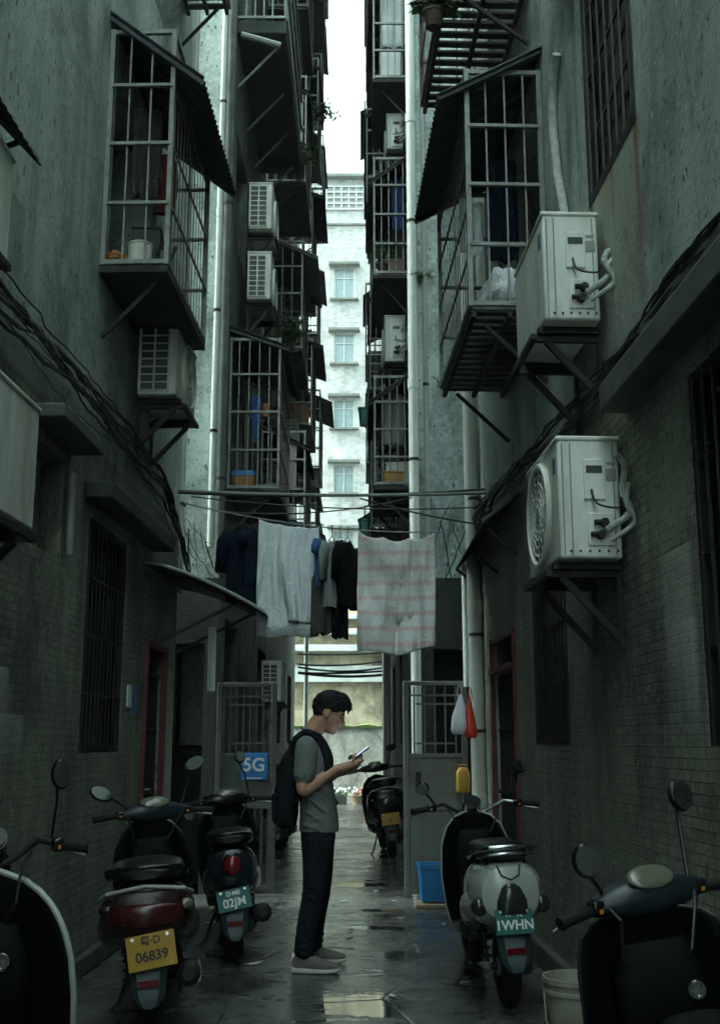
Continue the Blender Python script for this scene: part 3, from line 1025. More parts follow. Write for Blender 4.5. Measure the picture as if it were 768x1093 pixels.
# --- the end of the alley: retaining wall, low stained house, white tower
t = thing('retaining_wall', 'stained concrete wall with a mossy top at the alley end', 'wall', (0, 26.6, 0))
mb = MB()
def PE(Y):
    return lambda s, n, z: Vector((s, Y - n, z))
wall_panel(mb, PE(26.6), -14, 14, 0, 1.72, [])
mb.quv([(-14, 26.6, 1.72), (14, 26.6, 1.72), (14, 27.0, 1.72), (-14, 27.0, 1.72)], [(0, 0), (28, 0), (28, .4), (0, .4)])
mb.quv([(-14, 27.0, 0), (14, 27.0, 0), (14, 27.0, 1.72), (-14, 27.0, 1.72)], [(0, 0), (28, 0), (28, 1.7), (0, 1.7)])
mb.build('wall', M['retain'], t, world=True)
mb = MB()
rs = []
for i in range(260):
    x = -6 + 12 * i / 259
    h = 0.05 + 0.06 * (noise.noise(Vector((x * 3.1, 0, 0))) + noise.noise(Vector((x * 11, 4, 0))) * 0.7)
    dr = 0.03 + 0.05 * max(0, noise.noise(Vector((x * 4.7, 9, 0))) + 0.2)
    h = max(0.012, h)
    rs.append([(x, 26.57, 1.735 - dr), (x, 26.56, 1.73 + h * 0.6), (x, 26.65, 1.73 + h), (x, 26.8, 1.73 + h * 0.7), (x, 26.9, 1.722)])
mb.rings(rs, cap=False, closed=False)
mb.build('moss', M['moss'], t, world=True)
t = thing('low_house', 'low ochre stained house with pale ledges behind the concrete wall', 'building', (0, 29.5, 0))
mb = MB()
wall_panel(mb, PE(29.5), -9, 9, 0, 5.4, [(-4, -2.6, 1.9, 3.1), (2.6, 4.0, 1.9, 3.1)])
mb.quv([(-9, 29.5, 5.4), (9, 29.5, 5.4), (9, 35, 5.4), (-9, 35, 5.4)], [(0, 0), (18, 0), (18, 5), (0, 5)])
mb.build('wall', M['ochre'], t, world=True)
for h in ((-4, -2.6, 1.9, 3.1), (2.6, 4.0, 1.9, 3.1)):
    o = window(t, PE(29.5), h, fr='bars_lt', glass='paleglass')
    reparent(o, t)
for (z, hh, n) in ((3.12, 0.42, 0.30), (3.78, 0.16, 0.5), (4.22, 0.14, 0.42), (4.62, 0.12, 0.36)):
    mb = MB()
    mb.box((0, 29.5 - n / 2 - 0.003, z), (17, n, hh))
    mb.build('ledge', M['sheet_pale'], t, world=True, bevel=0.01)
mb = MB()
mb.box((0.62, 29.44, 2.1), (0.1, 0.1, 3.0))
mb.build('rusty_pipe', M['bars_rust'], t, world=True)

TY = 42.0
t = thing('apartment_tower', 'white stained apartment tower at the end of the alley', 'building', (0, TY, 0))
TTOP = at(365, 192, TY).z
holesT = []
for k in range(9):
    zt = at(367, 286 + 70 * k, TY).z
    zb = at(367, 319 + 69 * k, TY).z
    if zb < 1:
        break
    for x in (at(356.5, 300, TY).x, at(356.5, 300, TY).x - 3.1, at(356.5, 300, TY).x - 6.2, at(356.5, 300, TY).x + 3.1, at(356.5, 300, TY).x + 6.2):
        holesT.append((x, x + 0.82, zb, zt, 0.12))
mb = MB()
wall_panel(mb, PE(TY), -10, 10, 0, TTOP, holesT)
for x in (-10, 10):
    mb.quv([(x, TY, 0), (x, TY + 10, 0), (x, TY + 10, TTOP), (x, TY, TTOP)], [(0, 0), (10, 0), (10, 20), (0, 20)])
mb.quv([(-10, TY, TTOP), (10, TY, TTOP), (10, TY + 10, TTOP), (-10, TY + 10, TTOP)], [(0, 0), (18, 0), (18, 5), (0, 5)])
mb.build('wall', M['whitewall'], t, world=True)
for h in holesT:
    o = window(t, PE(TY), h, glass='paleglass', fr='bars_lt', w=0.045, mull=1)
    m2 = MB()
    m2.box(((h[0] + h[1]) / 2, TY - 0.17, h[3] + 0.09), (1.25, 0.34, 0.1))
    m2.build('window_hood', M['plaster'], o)
    m2 = MB()
    m2.box(((h[0] + h[1]) / 2, TY - 0.1, h[2] - 0.05), (1.15, 0.2, 0.07))
    m2.build('sill', M['plaster'], o)
    reparent(o, t)
mb = MB()
zt = at(367, 200, TY).z
zb = at(367, 224, TY).z
for i in range(60):
    x = -9 + 18 * i / 59
    mb.bar((x, TY - 0.06, zb), (x, TY - 0.06, zt), 0.05)
for j in range(5):
    z = zb + (zt - zb) * j / 4
    mb.bar((-9, TY - 0.065, z), (9, TY - 0.065, z), 0.05)
mb.build('rooftop_lattice', M['bars_lt'], t, world=True)
mb = MB()
mb.box((0, TY - 0.1, TTOP + 0.06), (20.4, 0.5, 0.12))
mb.build('parapet', M['plaster'], t, world=True)
mb = MB()
mb.box((0, TY - 0.05, at(367, 240, TY).z), (19.9, 0.09, 0.07))
mb.build('string_course', M['plaster'], t, world=True)


# ------------------------------------------------------------------ barred balcony cages
def corrugated(mb, a, b, c, d, n=40, amp=0.012):
    """sheet a-b (upper edge) to d-c (lower edge), waves running from one edge to the other"""
    a, b, c, d = Vector(a), Vector(b), Vector(c), Vector(d)
    nor = (b - a).cross(d - a).normalized()
    top, bot = [], []
    for i in range(n + 1):
        f = i / n
        o = nor * (amp * (1 if i % 2 else -1))
        top.append(a.lerp(b, f) + o)
        bot.append(d.lerp(c, f) + o)
    for i in range(n):
        mb.face([top[i], top[i + 1], bot[i + 1], bot[i]])


def cage(base, rotz, side, L, W, H, label, near=(3, 4), front=(13, 4), barmat='bars', traymat='tray', group='barred balcony cages',
         awning=None, tray_h=0.05, braces=True, fw=0.032, slats=False, far=True, name='window_cage', roofmat='sheet'):
    """awning = (rise at wall, drop at outer edge, overhang outward, overhang near, overhang far)"""
    t = thing(name, label, 'window cage', base, (0, 0, rotz), group)
    X = lambda x: x * side
    mb = MB()
    for (x, y) in ((W, 0), (W, L), (0.02, 0), (0.02, L)):
        mb.bar((X(x), y, tray_h), (X(x), y, H), fw, fw, up=(0, 1, 0))
    for z in (tray_h + 0.02, H - 0.02):
        mb.bar((X(W), 0.018, z), (X(W), L - 0.018, z), 0.03)
        for y in (0, L):
            mb.bar((X(0.035), y, z), (X(W - 0.018), y, z), 0.03)
    mb.build('frame', M[barmat], t)
    nx, nz = near
    for (y, on, nm) in ((0, True, 'near_bars'), (L, far, 'far_bars')):
        if not on:
            continue
        mb = MB()
        for i in range(1, nx + 1):
            x = W * i / (nx + 1)
            mb.bar((X(x), y, tray_h), (X(x), y, H - 0.03), 0.011)
        for j in range(1, nz):
            z = tray_h + (H - tray_h) * j / nz
            mb.bar((X(0.03), y - 0.016, z), (X(W), y - 0.016, z), 0.026, 0.022)
        mb.build(nm, M[barmat], t)
    mb = MB()
    ny, nz = front
    for i in range(1, ny + 1):
        y = L * i / (ny + 1)
        mb.bar((X(W), y, tray_h), (X(W), y, H - 0.03), 0.006, 0.011)
    for j in range(1, nz):
        z = tray_h + (H - tray_h) * j / nz
        mb.bar((X(W + 0.010), 0.0, z), (X(W + 0.010), L, z), 0.010, 0.022)
    mb.build('front_bars', M['bars_rust'], t)
    mb = MB()
    if slats:
        k = int(L / 0.12)
        for i in range(k):
            y = L * (i + 0.5) / k
            mb.box((X(W / 2), y, tray_h - 0.02), (W, L / k * 0.55, 0.025))
        for x in (0.03, W / 2, W - 0.02):
            mb.box((X(x), L / 2, tray_h - 0.055), (0.035, L, 0.04))
    else:
        mb.box((X(W / 2), L / 2, tray_h / 2 - 0.01), (W + 0.03, L + 0.03, tray_h))
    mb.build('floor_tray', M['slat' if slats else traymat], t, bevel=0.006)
    if braces:
        for y in (0.12, L - 0.12):
            mb = MB()
            mb.bar((X(0.0), y, -0.42), (X(W * 0.8), y, -0.03), 0.025)
            mb.build('brace', M['black_steel'], t)
    if awning:
        ri, dr, oo, on, of = awning
        mb = MB()
        a, b = (X(-0.02), -on, H + ri), (X(-0.02), L + of, H + ri)
        c, d = (X(W + oo), L + of, H - dr), (X(W + oo), -on, H - dr)
        corrugated(mb, a, b, c, d, n=int((L + on + of) / 0.035))
        aw = mb.build('awning', M[roofmat], t, solid=0.006)
        for (p, q, o) in ((a, d, 0.03), (b, c, -0.03)):
            mb = MB()
            mb.bar(Vector(p) + V(0, o, -0.03), Vector(q) + V(0, o, -0.03), 0.03)
            mb.build('rafter', M['sheet'], aw)
    return t


def wl(s, n=0.0, z=0.0):
    return PL(s, n, z)


cage(wl(6.95, 0, 4.50), ANG_L, 1, 1.50, 0.45, 1.82, 'large barred balcony cage with a dark awning high on the near left wall', near=(2, 4), front=(12, 4), awning=(0.12, 0.42, 0.22, 0.06, 0.12), braces=True)
cage(wl(8.2, 0, 8.3), ANG_L, 1, 1.3, 0.42, 1.6, 'barred cage cut off by the top of the picture, near left wall', near=(3, 3), front=(10, 3), slats=True, awning=(0.1, 0.2, 0.15, 0.05, 0.05))
cage(V(xr(6.78), 6.78, 4.13), ANG_R, -1, 1.72, 0.51, 1.76, 'large barred balcony cage holding a white sack on the near right wall', near=(3, 4), front=(13, 5), awning=(0.16, 0.23, 0.20, 0.08, 0.06), slats=True, barmat='bars')
cage(V(xr(7.0), 7.0, 6.75), ANG_R, -1, 1.7, 0.62, 1.7, 'topmost slatted cage with a spiky plant on the near right wall', near=(3, 4), front=(14, 4), slats=True, awning=(0.1, 0.2, 0.15, 0.05, 0.05), barmat='bars_rust')

ordn = ['lowest', 'second', 'third', 'fourth', 'fifth', 'sixth', 'seventh', 'eighth']
bayn = ['nearest', 'second', 'third', 'farthest']
rnd = random.Random(3)
for bi, (a, b) in enumerate(cage_y):
    for k in range(0, 6):
        z = 3.95 + ST * k
        if bi == 0 and k in (1, 2):
            continue                                   # outdoor units and the deep slab hang here instead
        W = (0.5, 0.6, 0.62, 0.6)[bi] + rnd.uniform(-0.08, 0.08)
        y0 = a + rnd.uniform(-0.1, 0.15) * (bi > 0)
        cage((XBL, y0, z + rnd.uniform(-0.12, 0.12) * (bi > 0)), 0, 1, b - a, W if bi else 0.54, 1.72 + rnd.uniform(-0.12, 0.1) * (bi > 0),
             f'{ordn[k]} balcony cage up the {bayn[bi]} bay of the rear left block', fw=0.024, near=(4, 4) if bi == 0 else (3, 4), front=(12, 4),
             awning=(0.12, 0.12, 0.10, 0.05, 0.06) if bi == 0 else (0.1, rnd.uniform(0.1, 0.35), rnd.uniform(0.05, 0.25), 0.05, 0.1),
             roofmat=rnd.choice(['sheet', 'sheet', 'soffit', 'sheet_pale']) if bi else 'sheet', traymat='soffit' if bi % 2 else 'tray',
             barmat='bars' if (bi + k) % 2 == 0 else 'bars_lt', group='balcony cages of the rear left block')
rzs = [4.13, 6.62, 9.12, 11.7, 14.4, 17.1]
for bi, (a, b) in enumerate([(11.9, 13.4), (15.4, 17.1), (18.6, 20.2), (21.4, 23.0)]):
    for k, z in enumerate(rzs):
        if bi == 0:
            W, H = 0.42, (1.32, 1.52, 1.5, 1.5, 1.5, 1.5)[k]
        else:
            W, H = rnd.uniform(0.38, 0.5), 1.6
        cage((XBR, a + (rnd.uniform(-0.1, 0.1) if bi else 0), z + (rnd.uniform(-0.3, 0.3) if bi else 0)), 0, -1, b - a, W, H,
             f'{ordn[k]} balcony cage up the {bayn[bi]} bay of the rear right block', fw=0.02, near=(4, 4), front=(11, 4),
             awning=(0.06, 0.32, 0.07, 0.03, 0.1) if bi == 0 else (0.1, rnd.uniform(0.1, 0.3), rnd.uniform(0.0, 0.1), 0.05, 0.1),
             traymat='tray', group='balcony cages of the rear right block', barmat='bars')

# deep concrete balcony overhead on the rear left block, with struts under it
t = thing('balcony', 'deep concrete balcony seen from below on the rear left block', 'balcony', (XBL, 11.25, 8.9))
mb = MB()
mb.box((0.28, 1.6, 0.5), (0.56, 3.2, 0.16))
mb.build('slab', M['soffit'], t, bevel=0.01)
for y in (0.25, 1.2, 2.1, 3.0):
    mb = MB()
    mb.bar((0, y, -0.1), (0.45, y, 0.41), 0.024)
    mb.build('brace', M['bars'], t)
mb = MB()
for i in range(22):
    mb.bar((0.54, 0.03 + 3.14 * i / 21, 0.58), (0.54, 0.03 + 3.14 * i / 21, 2.0), 0.018)
for z in (0.62, 1.1, 1.55, 2.0):
    mb.bar((0.56, 0.03, z), (0.56, 3.17, z), 0.03)
for x in (0.1, 0.2, 0.3, 0.4):
    mb.bar((x, 0.02, 0.58), (x, 0.02, 2.0), 0.018)
for z in (0.62, 1.1, 1.55, 2.0):
    mb.bar((0, 0.0, z), (0.56, 0.0, z), 0.03)
mb.build('railing', M['bars'], t)
mb = MB()
mb.tube([V(0.06, -0.06, 0.36), V(0.25, -0.05, 0.31), V(0.5, -0.02, 0.25)], 0.035)
mb.build('drain_pipe', M['pipe'], t)


# ------------------------------------------------------------------ outdoor air conditioning units
def ac_unit(base, rotz, side, label, L=0.80, D=0.30, H=0.58, gap=0.10, end='panel', pipes=True, bracket='steel', group='outdoor air conditioning units', fan=True, far=False, scale=1.0):
    """base: on the wall at the near end; the unit runs along +y, its fan faces the alley"""
    t = thing('air_conditioner', label, 'air conditioner', base, (0, 0, rotz), group)
    t.scale = (scale, scale, scale)
    X = lambda x: side * x
    x0, x1 = gap, gap + D
    xm = (x0 + x1) / 2
    mb = MB()
    mb.box((X(xm), L / 2, H / 2), (D, L, H))
    body = mb.build('casing', M['ac'], t, bevel=0.014)
    if far:
        mb = MB()
        for i in range(9):
            mb.box((X(xm), -0.004, 0.06 + (H - .12) * i / 8), (D * 0.8, 0.012, 0.012))
        mb.box((X(xm - D * .2), -0.003, H / 2), (0.012, 0.01, H - .1))
        mb.build('grille', M['ac_dark'], t)
        for y in (0.1, L - 0.1):
            mb = MB()
            mb.bar((0, y, -0.025), (X(x1), y, -0.025), 0.035)
            mb.bar((0, y, -0.32), (X(x1 * 0.85), y, -0.03), 0.03)
            mb.build('bracket', M['bars_rust'], t)
        return t
    mb = MB()
    mb.box((X(xm), L / 2, H + 0.008), (D + 0.014, L + 0.014, 0.024))
    mb.build('lid', M['ac'], t, bevel=0.008)
    # foot rails
    for y in (0.12, L - 0.12):
        mb = MB()
        mb.box((X(xm), y, -0.02), (D + 0.03, 0.05, 0.035))
        mb.build('foot', M['black_steel'], t)
    # fan side
    if fan:
        mb = MB()
        fc = V(X(x1 + 0.012), L * 0.56, H * 0.5)
        FR = H * 0.43
        for q in range(6):
            mb.torus(fc, FR * (0.18 + 0.82 * q / 5), 0.006, 'x', n=32, k=5)
        for q in range(14):
            a = 2 * math.pi * q / 14
            mb.bar(fc + V(0, math.cos(a) * FR * 0.16, math.sin(a) * FR * 0.16), fc + V(0, math.cos(a + .35) * FR, math.sin(a + .35) * FR), 0.007)
        mb.torus(fc, FR * 1.03, 0.016, 'x', n=36, k=6)
        g_ = mb.build('fan_grille', M['ac'], t)
        mb = MB()
        mb.disc(V(X(x1 + 0.001), L * 0.56, H * .5), FR, 0.008, 'x', 36)
        mb.build('fan_well', M['ac_dark'], g_)
        mb = MB()
        for q in range(3):
            a = 2 * math.pi * q / 3
            pts = []
            for rr in (0.05, 0.13, 0.21):
                if rr < FR:
                    for da in (-0.35, 0.35):
                        pts.append((rr, a + da * (1.0 if rr > 0.06 else 0.6), 0.003 + 0.004 * (da > 0)))
            for z in range(0, len(pts) - 2, 2):
                q4 = [pts[z], pts[z + 1], pts[z + 3], pts[z + 2]]
                mb.face([V(X(x1 + 0.006 + o), L * .56 + math.cos(b) * r, H * .5 + math.sin(b) * r) for r, b, o in q4])
        mb.disc(fc, 0.045, 0.012, 'x', 16)
        mb.build('fan_blade', M['ac_grey'], g_)
    # near end
    if end == 'panel':
        mb = MB()
        mb.box((X(x0 + D * 0.42), -0.006, H * 0.66), (0.105, 0.014, 0.2))
        cov = mb.build('valve_cover', M['ac'], t, bevel=0.004)
        mb = MB()
        mb.box((X(x0 + D * 0.42), -0.014, H * 0.745), (0.078, 0.004, 0.036))
        mb.build('handle_recess', M['ac_dark'], cov)
        mb = MB()
        for i in range(3):
            mb.box((X(x0 + D * (0.10, 0.80, 0.93)[i]), -0.003, H * 0.5), (0.006, 0.006, H * 0.94))
        mb.build('seam', M['ac_grey'], t)
        mb = MB()
        mb.box((X(x0 + D * 0.14), -0.002, H * 0.80), (0.045, 0.004, 0.012))
        mb.box((X(x0 + D * 0.14), -0.002, H * 0.70), (0.05, 0.004, 0.06))
        mb.build('rating_sticker', M['ac_grey'], t)
        mb = MB()
        mb.box((X(x0 + D * 0.34), -0.004, H * 0.24), (0.13, 0.012, 0.16))
        vb = mb.build('valve_plate', M['ac'], t, bevel=0.004)
        for (z, x) in ((0.29, 0.30), (0.19, 0.36)):
            mb = MB()
            p = V(X(x0 + D * x), -0.02, H * z)
            mb.disc(p, 0.021, 0.05, 'y', 12)
            mb.disc(p + V(X(0.03), -0.015, 0), 0.014, 0.04, 'x', 10)
            mb.build('valve', M['black_steel'], vb)
        mb = MB()
        for i in range(6):
            mb.disc((X(x0 + D * (0.08 + .15 * i)), -0.004, H * .06), 0.006, 0.006, 'y', 8)
        mb.build('screws', M['black_steel'], t)
        mb = MB()
        mb.box((X(x1 + 0.002), 0.075, H * 0.80), (0.004, 0.05, 0.075))
        mb.build('badge', M['badge_blue'], t)
    elif end == 'coil':
        mb = MB()
        mb.box((X(xm - 0.02), -0.002, H / 2), (D * 0.72, 0.008, H * 0.88))
        co = mb.build('coil', M['ac_dark'], t)
        mb = MB()
        for i in range(9):
            mb.box((X(xm - 0.02), -0.008, H * (0.06 + 0.88 * i / 8)), (D * 0.74, 0.014, 0.010))
        for i in range(3):
            mb.box((X(xm - 0.02 + D * 0.36 * (i - 1)), -0.009, H / 2), (0.014, 0.016, H * 0.9))
        mb.build('grille', M['ac'], co)
    # wall bracket
    mb = MB()
    for y in (0.14, L - 0.14):
        mb.bar((0, y, -0.055), (X(x1 + 0.05), y, -0.055), 0.035)
        mb.bar((0, y, -0.40), (X(x1 * 0.9), y, -0.07), 0.032)
        mb.bar((X(0.02), y, -0.42), (X(0.02), y, -0.03), 0.025)
    mb.bar((X(x1 + 0.04), 0.1, -0.055), (X(x1 + 0.04), L - .1, -0.055), 0.03)
    mb.build('bracket', M['black_steel'], t)
    if pipes:
        a = V(X(x0 + D * 0.28), -0.05, H * 0.22)
        def arc(ps, n=8):
            out = []
            for i in range(len(ps) - 1):
                p0 = ps[max(i - 1, 0)]; p1 = ps[i]; p2 = ps[i + 1]; p3 = ps[min(i + 2, len(ps) - 1)]
                for k in range(n):
                    u = k / n
                    out.append(0.5 * ((2 * p1) + (p2 - p0) * u + (2 * p0 - 5 * p1 + 4 * p2 - p3) * u * u + (3 * p1 - p0 - 3 * p2 + p3) * u ** 3))
            out.append(ps[-1])
            return out
        mb = MB()
        c1 = arc([a, V(X(x0 - 0.02), -0.09, H * 0.36), V(X(0.04), -0.07, H * 0.52), V(X(0.015), -0.04, H * 0.75), V(X(0.045), -0.03, H * 0.86)] if pipes != 'wall' else
                 [a, V(X(x0 - 0.03), -0.10, H * 0.36), V(X(0.035), -0.09, H * 0.50), V(X(-0.005), -0.07, H * 0.60), V(X(-0.015), -0.04, H * 0.42), V(X(-0.02), -0.03, H * 0.12)])
        rr = [0.017 + 0.0025 * math.sin(i * 2.2) for i in range(len(c1))]
        mb.tube(c1, rr, 10)
        c2 = [p + V(X(-0.01), -0.03, -0.055) for p in c1[:int(len(c1) * 0.7)]]
        mb.tube(c2, 0.012, 8)
        mb.build('lagged_pipe', M['lagging'], t)
        mb = MB()
        mb.tube(arc([V(X(x0 + D * .48), -0.02, H * 0.57), V(X(x0 + D * .42), -0.05, H * 0.44), V(X(x0 + D * .1), -0.07, H * 0.40), V(X(0.05), -0.08, H * 0.47), V(X(0.01), -0.06, H * 0.60)]), 0.006, 6)
        mb.build('power_cable', M['cable'], t)
    return t


ac_unit(V(xr(5.22), 5.22, 2.27), ANG_R, -1, 'dirty white unit with its fan grille showing, above the dark window at right', L=0.78, D=0.30, H=0.585, gap=0.03, pipes=True)
ac_unit(V(xr(5.38), 5.38, 3.54), ANG_R, -1, 'cream unit with lagged hoses in front of the right balcony cage', L=0.80, D=0.29, H=0.58, gap=0.04, pipes='wall', fan=False)
ac_unit(V(xl(7.98), 7.98, 3.97), ANG_L, 1, 'white unit with a grid shaped coil end below the left balcony cage', L=0.80, D=0.30, H=0.56, gap=0.04, end='coil', pipes=False)
ac_unit(V(xl(4.03), 4.03, 2.33), ANG_L, 1, 'big white unit cut off by the left edge of the picture', L=0.82, D=0.30, H=0.55, gap=0.05, end='panel', pipes=False, fan=False)
ac_unit(V(xl(3.95), 3.95, 3.55), ANG_L, 1, 'pale unit under the dark hood at the left edge', L=0.80, D=0.18, H=0.52, gap=0.01, pipes=False, fan=False)
for (z, lab) in ((6.30, 'lower of two grilled units on the rear left block'), (7.16, 'upper of two grilled units on the rear left block')):
    ac_unit(V(XBL + 0.1, 11.75, z), 0, 1, lab, L=0.8, D=0.27, H=0.56, gap=0.02, end='coil', pipes=False, fan=True)
ac_unit(V(XBR, 12.2, 5.72), 0, -1, 'weathered grey unit between two cages on the rear right block', L=0.75, D=0.24, H=0.55, gap=0.06, pipes=True, fan=True)
ac_unit(V(XBR, 12.2, 8.42), 0, -1, 'small unit on a ledge high on the rear right block', L=0.7, D=0.2, H=0.45, gap=0.06, pipes=True, fan=True)
ac_unit(V(XBL + 0.1, 14.3, 1.9), 0, 1, 'small cream unit low behind the white sheet', L=0.7, D=0.26, H=0.5, gap=0.04, end='coil', pipes=False, fan=False)
for (y, z, lab) in ((16.9, 5.9, 'grilled unit between cages, second bay of the rear left block'), (20.2, 8.6, 'grilled unit between cages, third bay of the rear left block'), (17.0, 11.5, 'topmost grilled unit in the second bay of the rear left block')):
    ac_unit(V(XBL, y, z), 0, 1, lab, far=True)
for (y, z, lab) in ((17.4, 5.0, 'low grilled unit deep along the rear right block'), (20.6, 7.8, 'high grilled unit deep along the rear right block')):
    ac_unit(V(XBR, y, z), 0, -1, lab, far=True)


# ------------------------------------------------------------------ pipes
def pipe(name, pts, r, m, label, joints=(), clips=()):
    mb = MB()
    t = thing(name, label, 'pipe', pts[0])
    mb.tube(pts, r, 14)
    mb.build('pipe_run', m, t, world=True)
    P0, P1 = Vector(pts[0]), Vector(pts[-1])
    for nm, zs, hh, k, mm in (('collar', joints, 0.05, 1.16, m), ('clip', clips, 0.015, 1.12, M['black_steel'])):
        for z in zs:
            p = P0.lerp(P1, (z - P0.z) / (P1.z - P0.z))
            mb = MB()
            mb.tube([p - V(0, 0, hh), p + V(0, 0, hh)], r * k, 14)
            mb.build(nm, mm, t, world=True)
    return t


pipe('drainpipe', [(1.055, 10.0, 0), (1.03, 10.0, 4.3), (1.03, 10.0, 12)], 0.068, M['pipe'], 'thick cream drainpipe beside the right gate', joints=(0.9, 2.6), clips=(0.5, 1.5, 2.35, 3.6, 5))
pipe('drainpipe', [(1.165, 9.72, 0), (1.14, 9.72, 12)], 0.026, M['bars_rust'], 'thin brown pipe right of the thick cream drainpipe', clips=(1.2, 2.4, 4))
pipe('drainpipe', [(1.19, 9.55, 0), (1.16, 9.55, 3.2)], 0.018, M['pipe'], 'thin cream pipe nearest the red framed right door', clips=(1, 2))
pipe('drainpipe', [(0.985, 10.3, 1.9), (0.985, 10.3, 3.05)], 0.032, M['pipe_white'], 'short white pipe above the right gate')
pipe('drainpipe', [(XBR - 0.04, BY0 - 0.05, 0), (XBR - 0.04, BY0 - 0.05, 21)], 0.05, M['pipe_white'], 'tall white downpipe on the corner of the teal tiled wall', joints=(5, 8, 11), clips=(4.2, 6.8, 9.5))
pipe('drainpipe', [(XBR - 0.02 + 0.11, BY0 - 0.03, 2.4), (XBR + 0.09, BY0 - 0.03, 21)], 0.028, M['pipe'], 'slim grey pipe on the teal tiled right wall', clips=(5, 9))
pipe('drainpipe', [(XBL - 0.09, BY0 - 0.05, 3.3), (XBL - 0.06, BY0 - 0.05, 21)], 0.034, M['pipe_white'], 'slender white downpipe on the left tiled wall corner', joints=(6.9,), clips=(4.5, 5.8, 8.2, 10))
pipe('drainpipe', [(XBL - 0.0, BY0 - 0.06, 3.1), (XBL - 0.0, BY0 - 0.06, 21)], 0.045, M['plaster'], 'grey cement coloured pipe along the left tiled corner', clips=(4, 7, 9.5))
pipe('drainpipe', [(-1.74, 10.22, 2.75), (-1.74, 10.22, 12)], 0.085, M['pipe'], 'thick cream drainpipe at the end of the near left wall', clips=(2.9, 3.6, 5.2))
pipe('drainpipe', [(-1.86, 10.14, 0), (-1.86, 10.14, 12)], 0.03, M['plaster'], 'thin grey pipe behind the thick left drainpipe', clips=(3.2,))
pipe('drainpipe', [(-1.33, 10.0, 1.85), (-1.33, 10.0, 2.42)], 0.036, M['pipe_white'], 'short white pipe hanging under the left awning')
pipe('drainpipe', [(-1.16, 24.1, 0), (-1.16, 24.1, 4.5)], 0.05, M['pipe'], 'pale post on the left at the alley end')
pipe('drainpipe', [(0.53, 23.6, 0), (0.53, 23.6, 5.0)], 0.06, M['pipe'], 'pale post on the right at the alley end')
pipe('drainpipe', [(0.47, 19.0, 0), (0.47, 19.0, 6.0)], 0.05, M['pipe'], 'pale downpipe behind the far parked scooter')
pipe('drainpipe', [(PR(s_, 0.03, z_)) for s_, z_ in ((5.97, 4.0), (6.05, 4.3), (6.16, 4.60), (6.27, 4.85), (6.33, 5.15), (6.33, 5.38), (6.27, 5.52), (6.16, 5.60))], 0.028, M['lagging'], 'lagged hose climbing the wall above the upper right unit')
pipe('drainpipe', [(xl(6.5) + 0.03, 6.5, 2.5), (xl(6.5) + 0.03, 6.5, 3.0)], 0.022, M['pipe'], 'short pale pipe beside the small left window')

# ------------------------------------------------------------------ small roofs over the doors
t = thing('awning', 'curved dark awning with a pale edge over the left doorway', 'awning', (xl(9.2), 9.2, 2.6))
mb = MB()
rows = []
for i in range(13):
    f = i / 12
    x = -1.72 + 0.94 * f
    z = 2.80 - 0.36 * f ** 1.5
    rows.append([(x, 8.7 + 0.35 * f, z), (x, 10.4, z + 0.02)])
for i in range(12):
    mb.face([rows[i][0], rows[i][1], rows[i + 1][1], rows[i + 1][0]])
mb.build('sheet', M['black_steel'], t, world=True, solid=0.012)
mb = MB()
mb.tube([Vector(r[0]) + V(0, -0.01, 0.01) for r in rows], 0.014, 6)
mb.build('edge_strip', M['bars_lt'], t, world=True)
for y in (9.2, 10.2):
    mb = MB()
    mb.bar((-1.70, y, 2.2), (-0.95, y, 2.58), 0.025)
    mb.build('brace', M['black_steel'], t, world=True)
t = thing('awning', 'small dark hood sheltering the unit at the left edge', 'awning', (xl(4), 4, 4.3))
mb = MB()
corrugated(mb, (xl(3.6), 3.6, 4.42), (xl(4.9), 4.9, 4.42), (xl(4.9) + 0.26, 4.9, 4.14), (xl(3.6) + 0.26, 3.6, 4.14), n=36, amp=0.003)
mb.build('sheet', M['black_steel'], t, world=True, solid=0.01)
for y in (3.8, 4.75):
    mb = MB()
    mb.bar((xl(y), y, 4.10), (xl(y) + 0.2, y, 4.18), 0.02)
    mb.build('brace', M['black_steel'], t, world=True)
t = thing('awning', 'flat black awning over the red framed right door', 'awning', (xr(9), 9, 3.0))
mb = MB()
corrugated(mb, (xr(8.0), 8.0, 3.22), (xr(10.3) + 0.0, 10.3, 3.22), (xr(10.3) - 0.2, 10.3, 2.98), (xr(8.0) - 0.28, 8.0, 2.98), n=60, amp=0.008)
mb.build('sheet', M['black_steel'], t, world=True, solid=0.01)
for y in (8.15, 9.1, 10.1):
    mb = MB()
    mb.bar((xr(y), y, 2.78), (xr(y) - 0.22, y, 2.97), 0.025)
    mb.build('brace', M['black_steel'], t, world=True)


# ------------------------------------------------------------------ cables
def sag(a, b, drop, n=14, wob=0.0, seed=0):
    a, b = Vector(a), Vector(b)
    out = []
    for i in range(n + 1):
        f = i / n
        p = a.lerp(b, f)
        p.z -= drop * 4 * f * (1 - f)
        if wob:
            p += Vector((noise.noise(Vector((f * 6, seed, 1))) * wob * 0.5, 0, noise.noise(Vector((f * 6, seed, 5))) * wob))
        out.append(p)
    return out


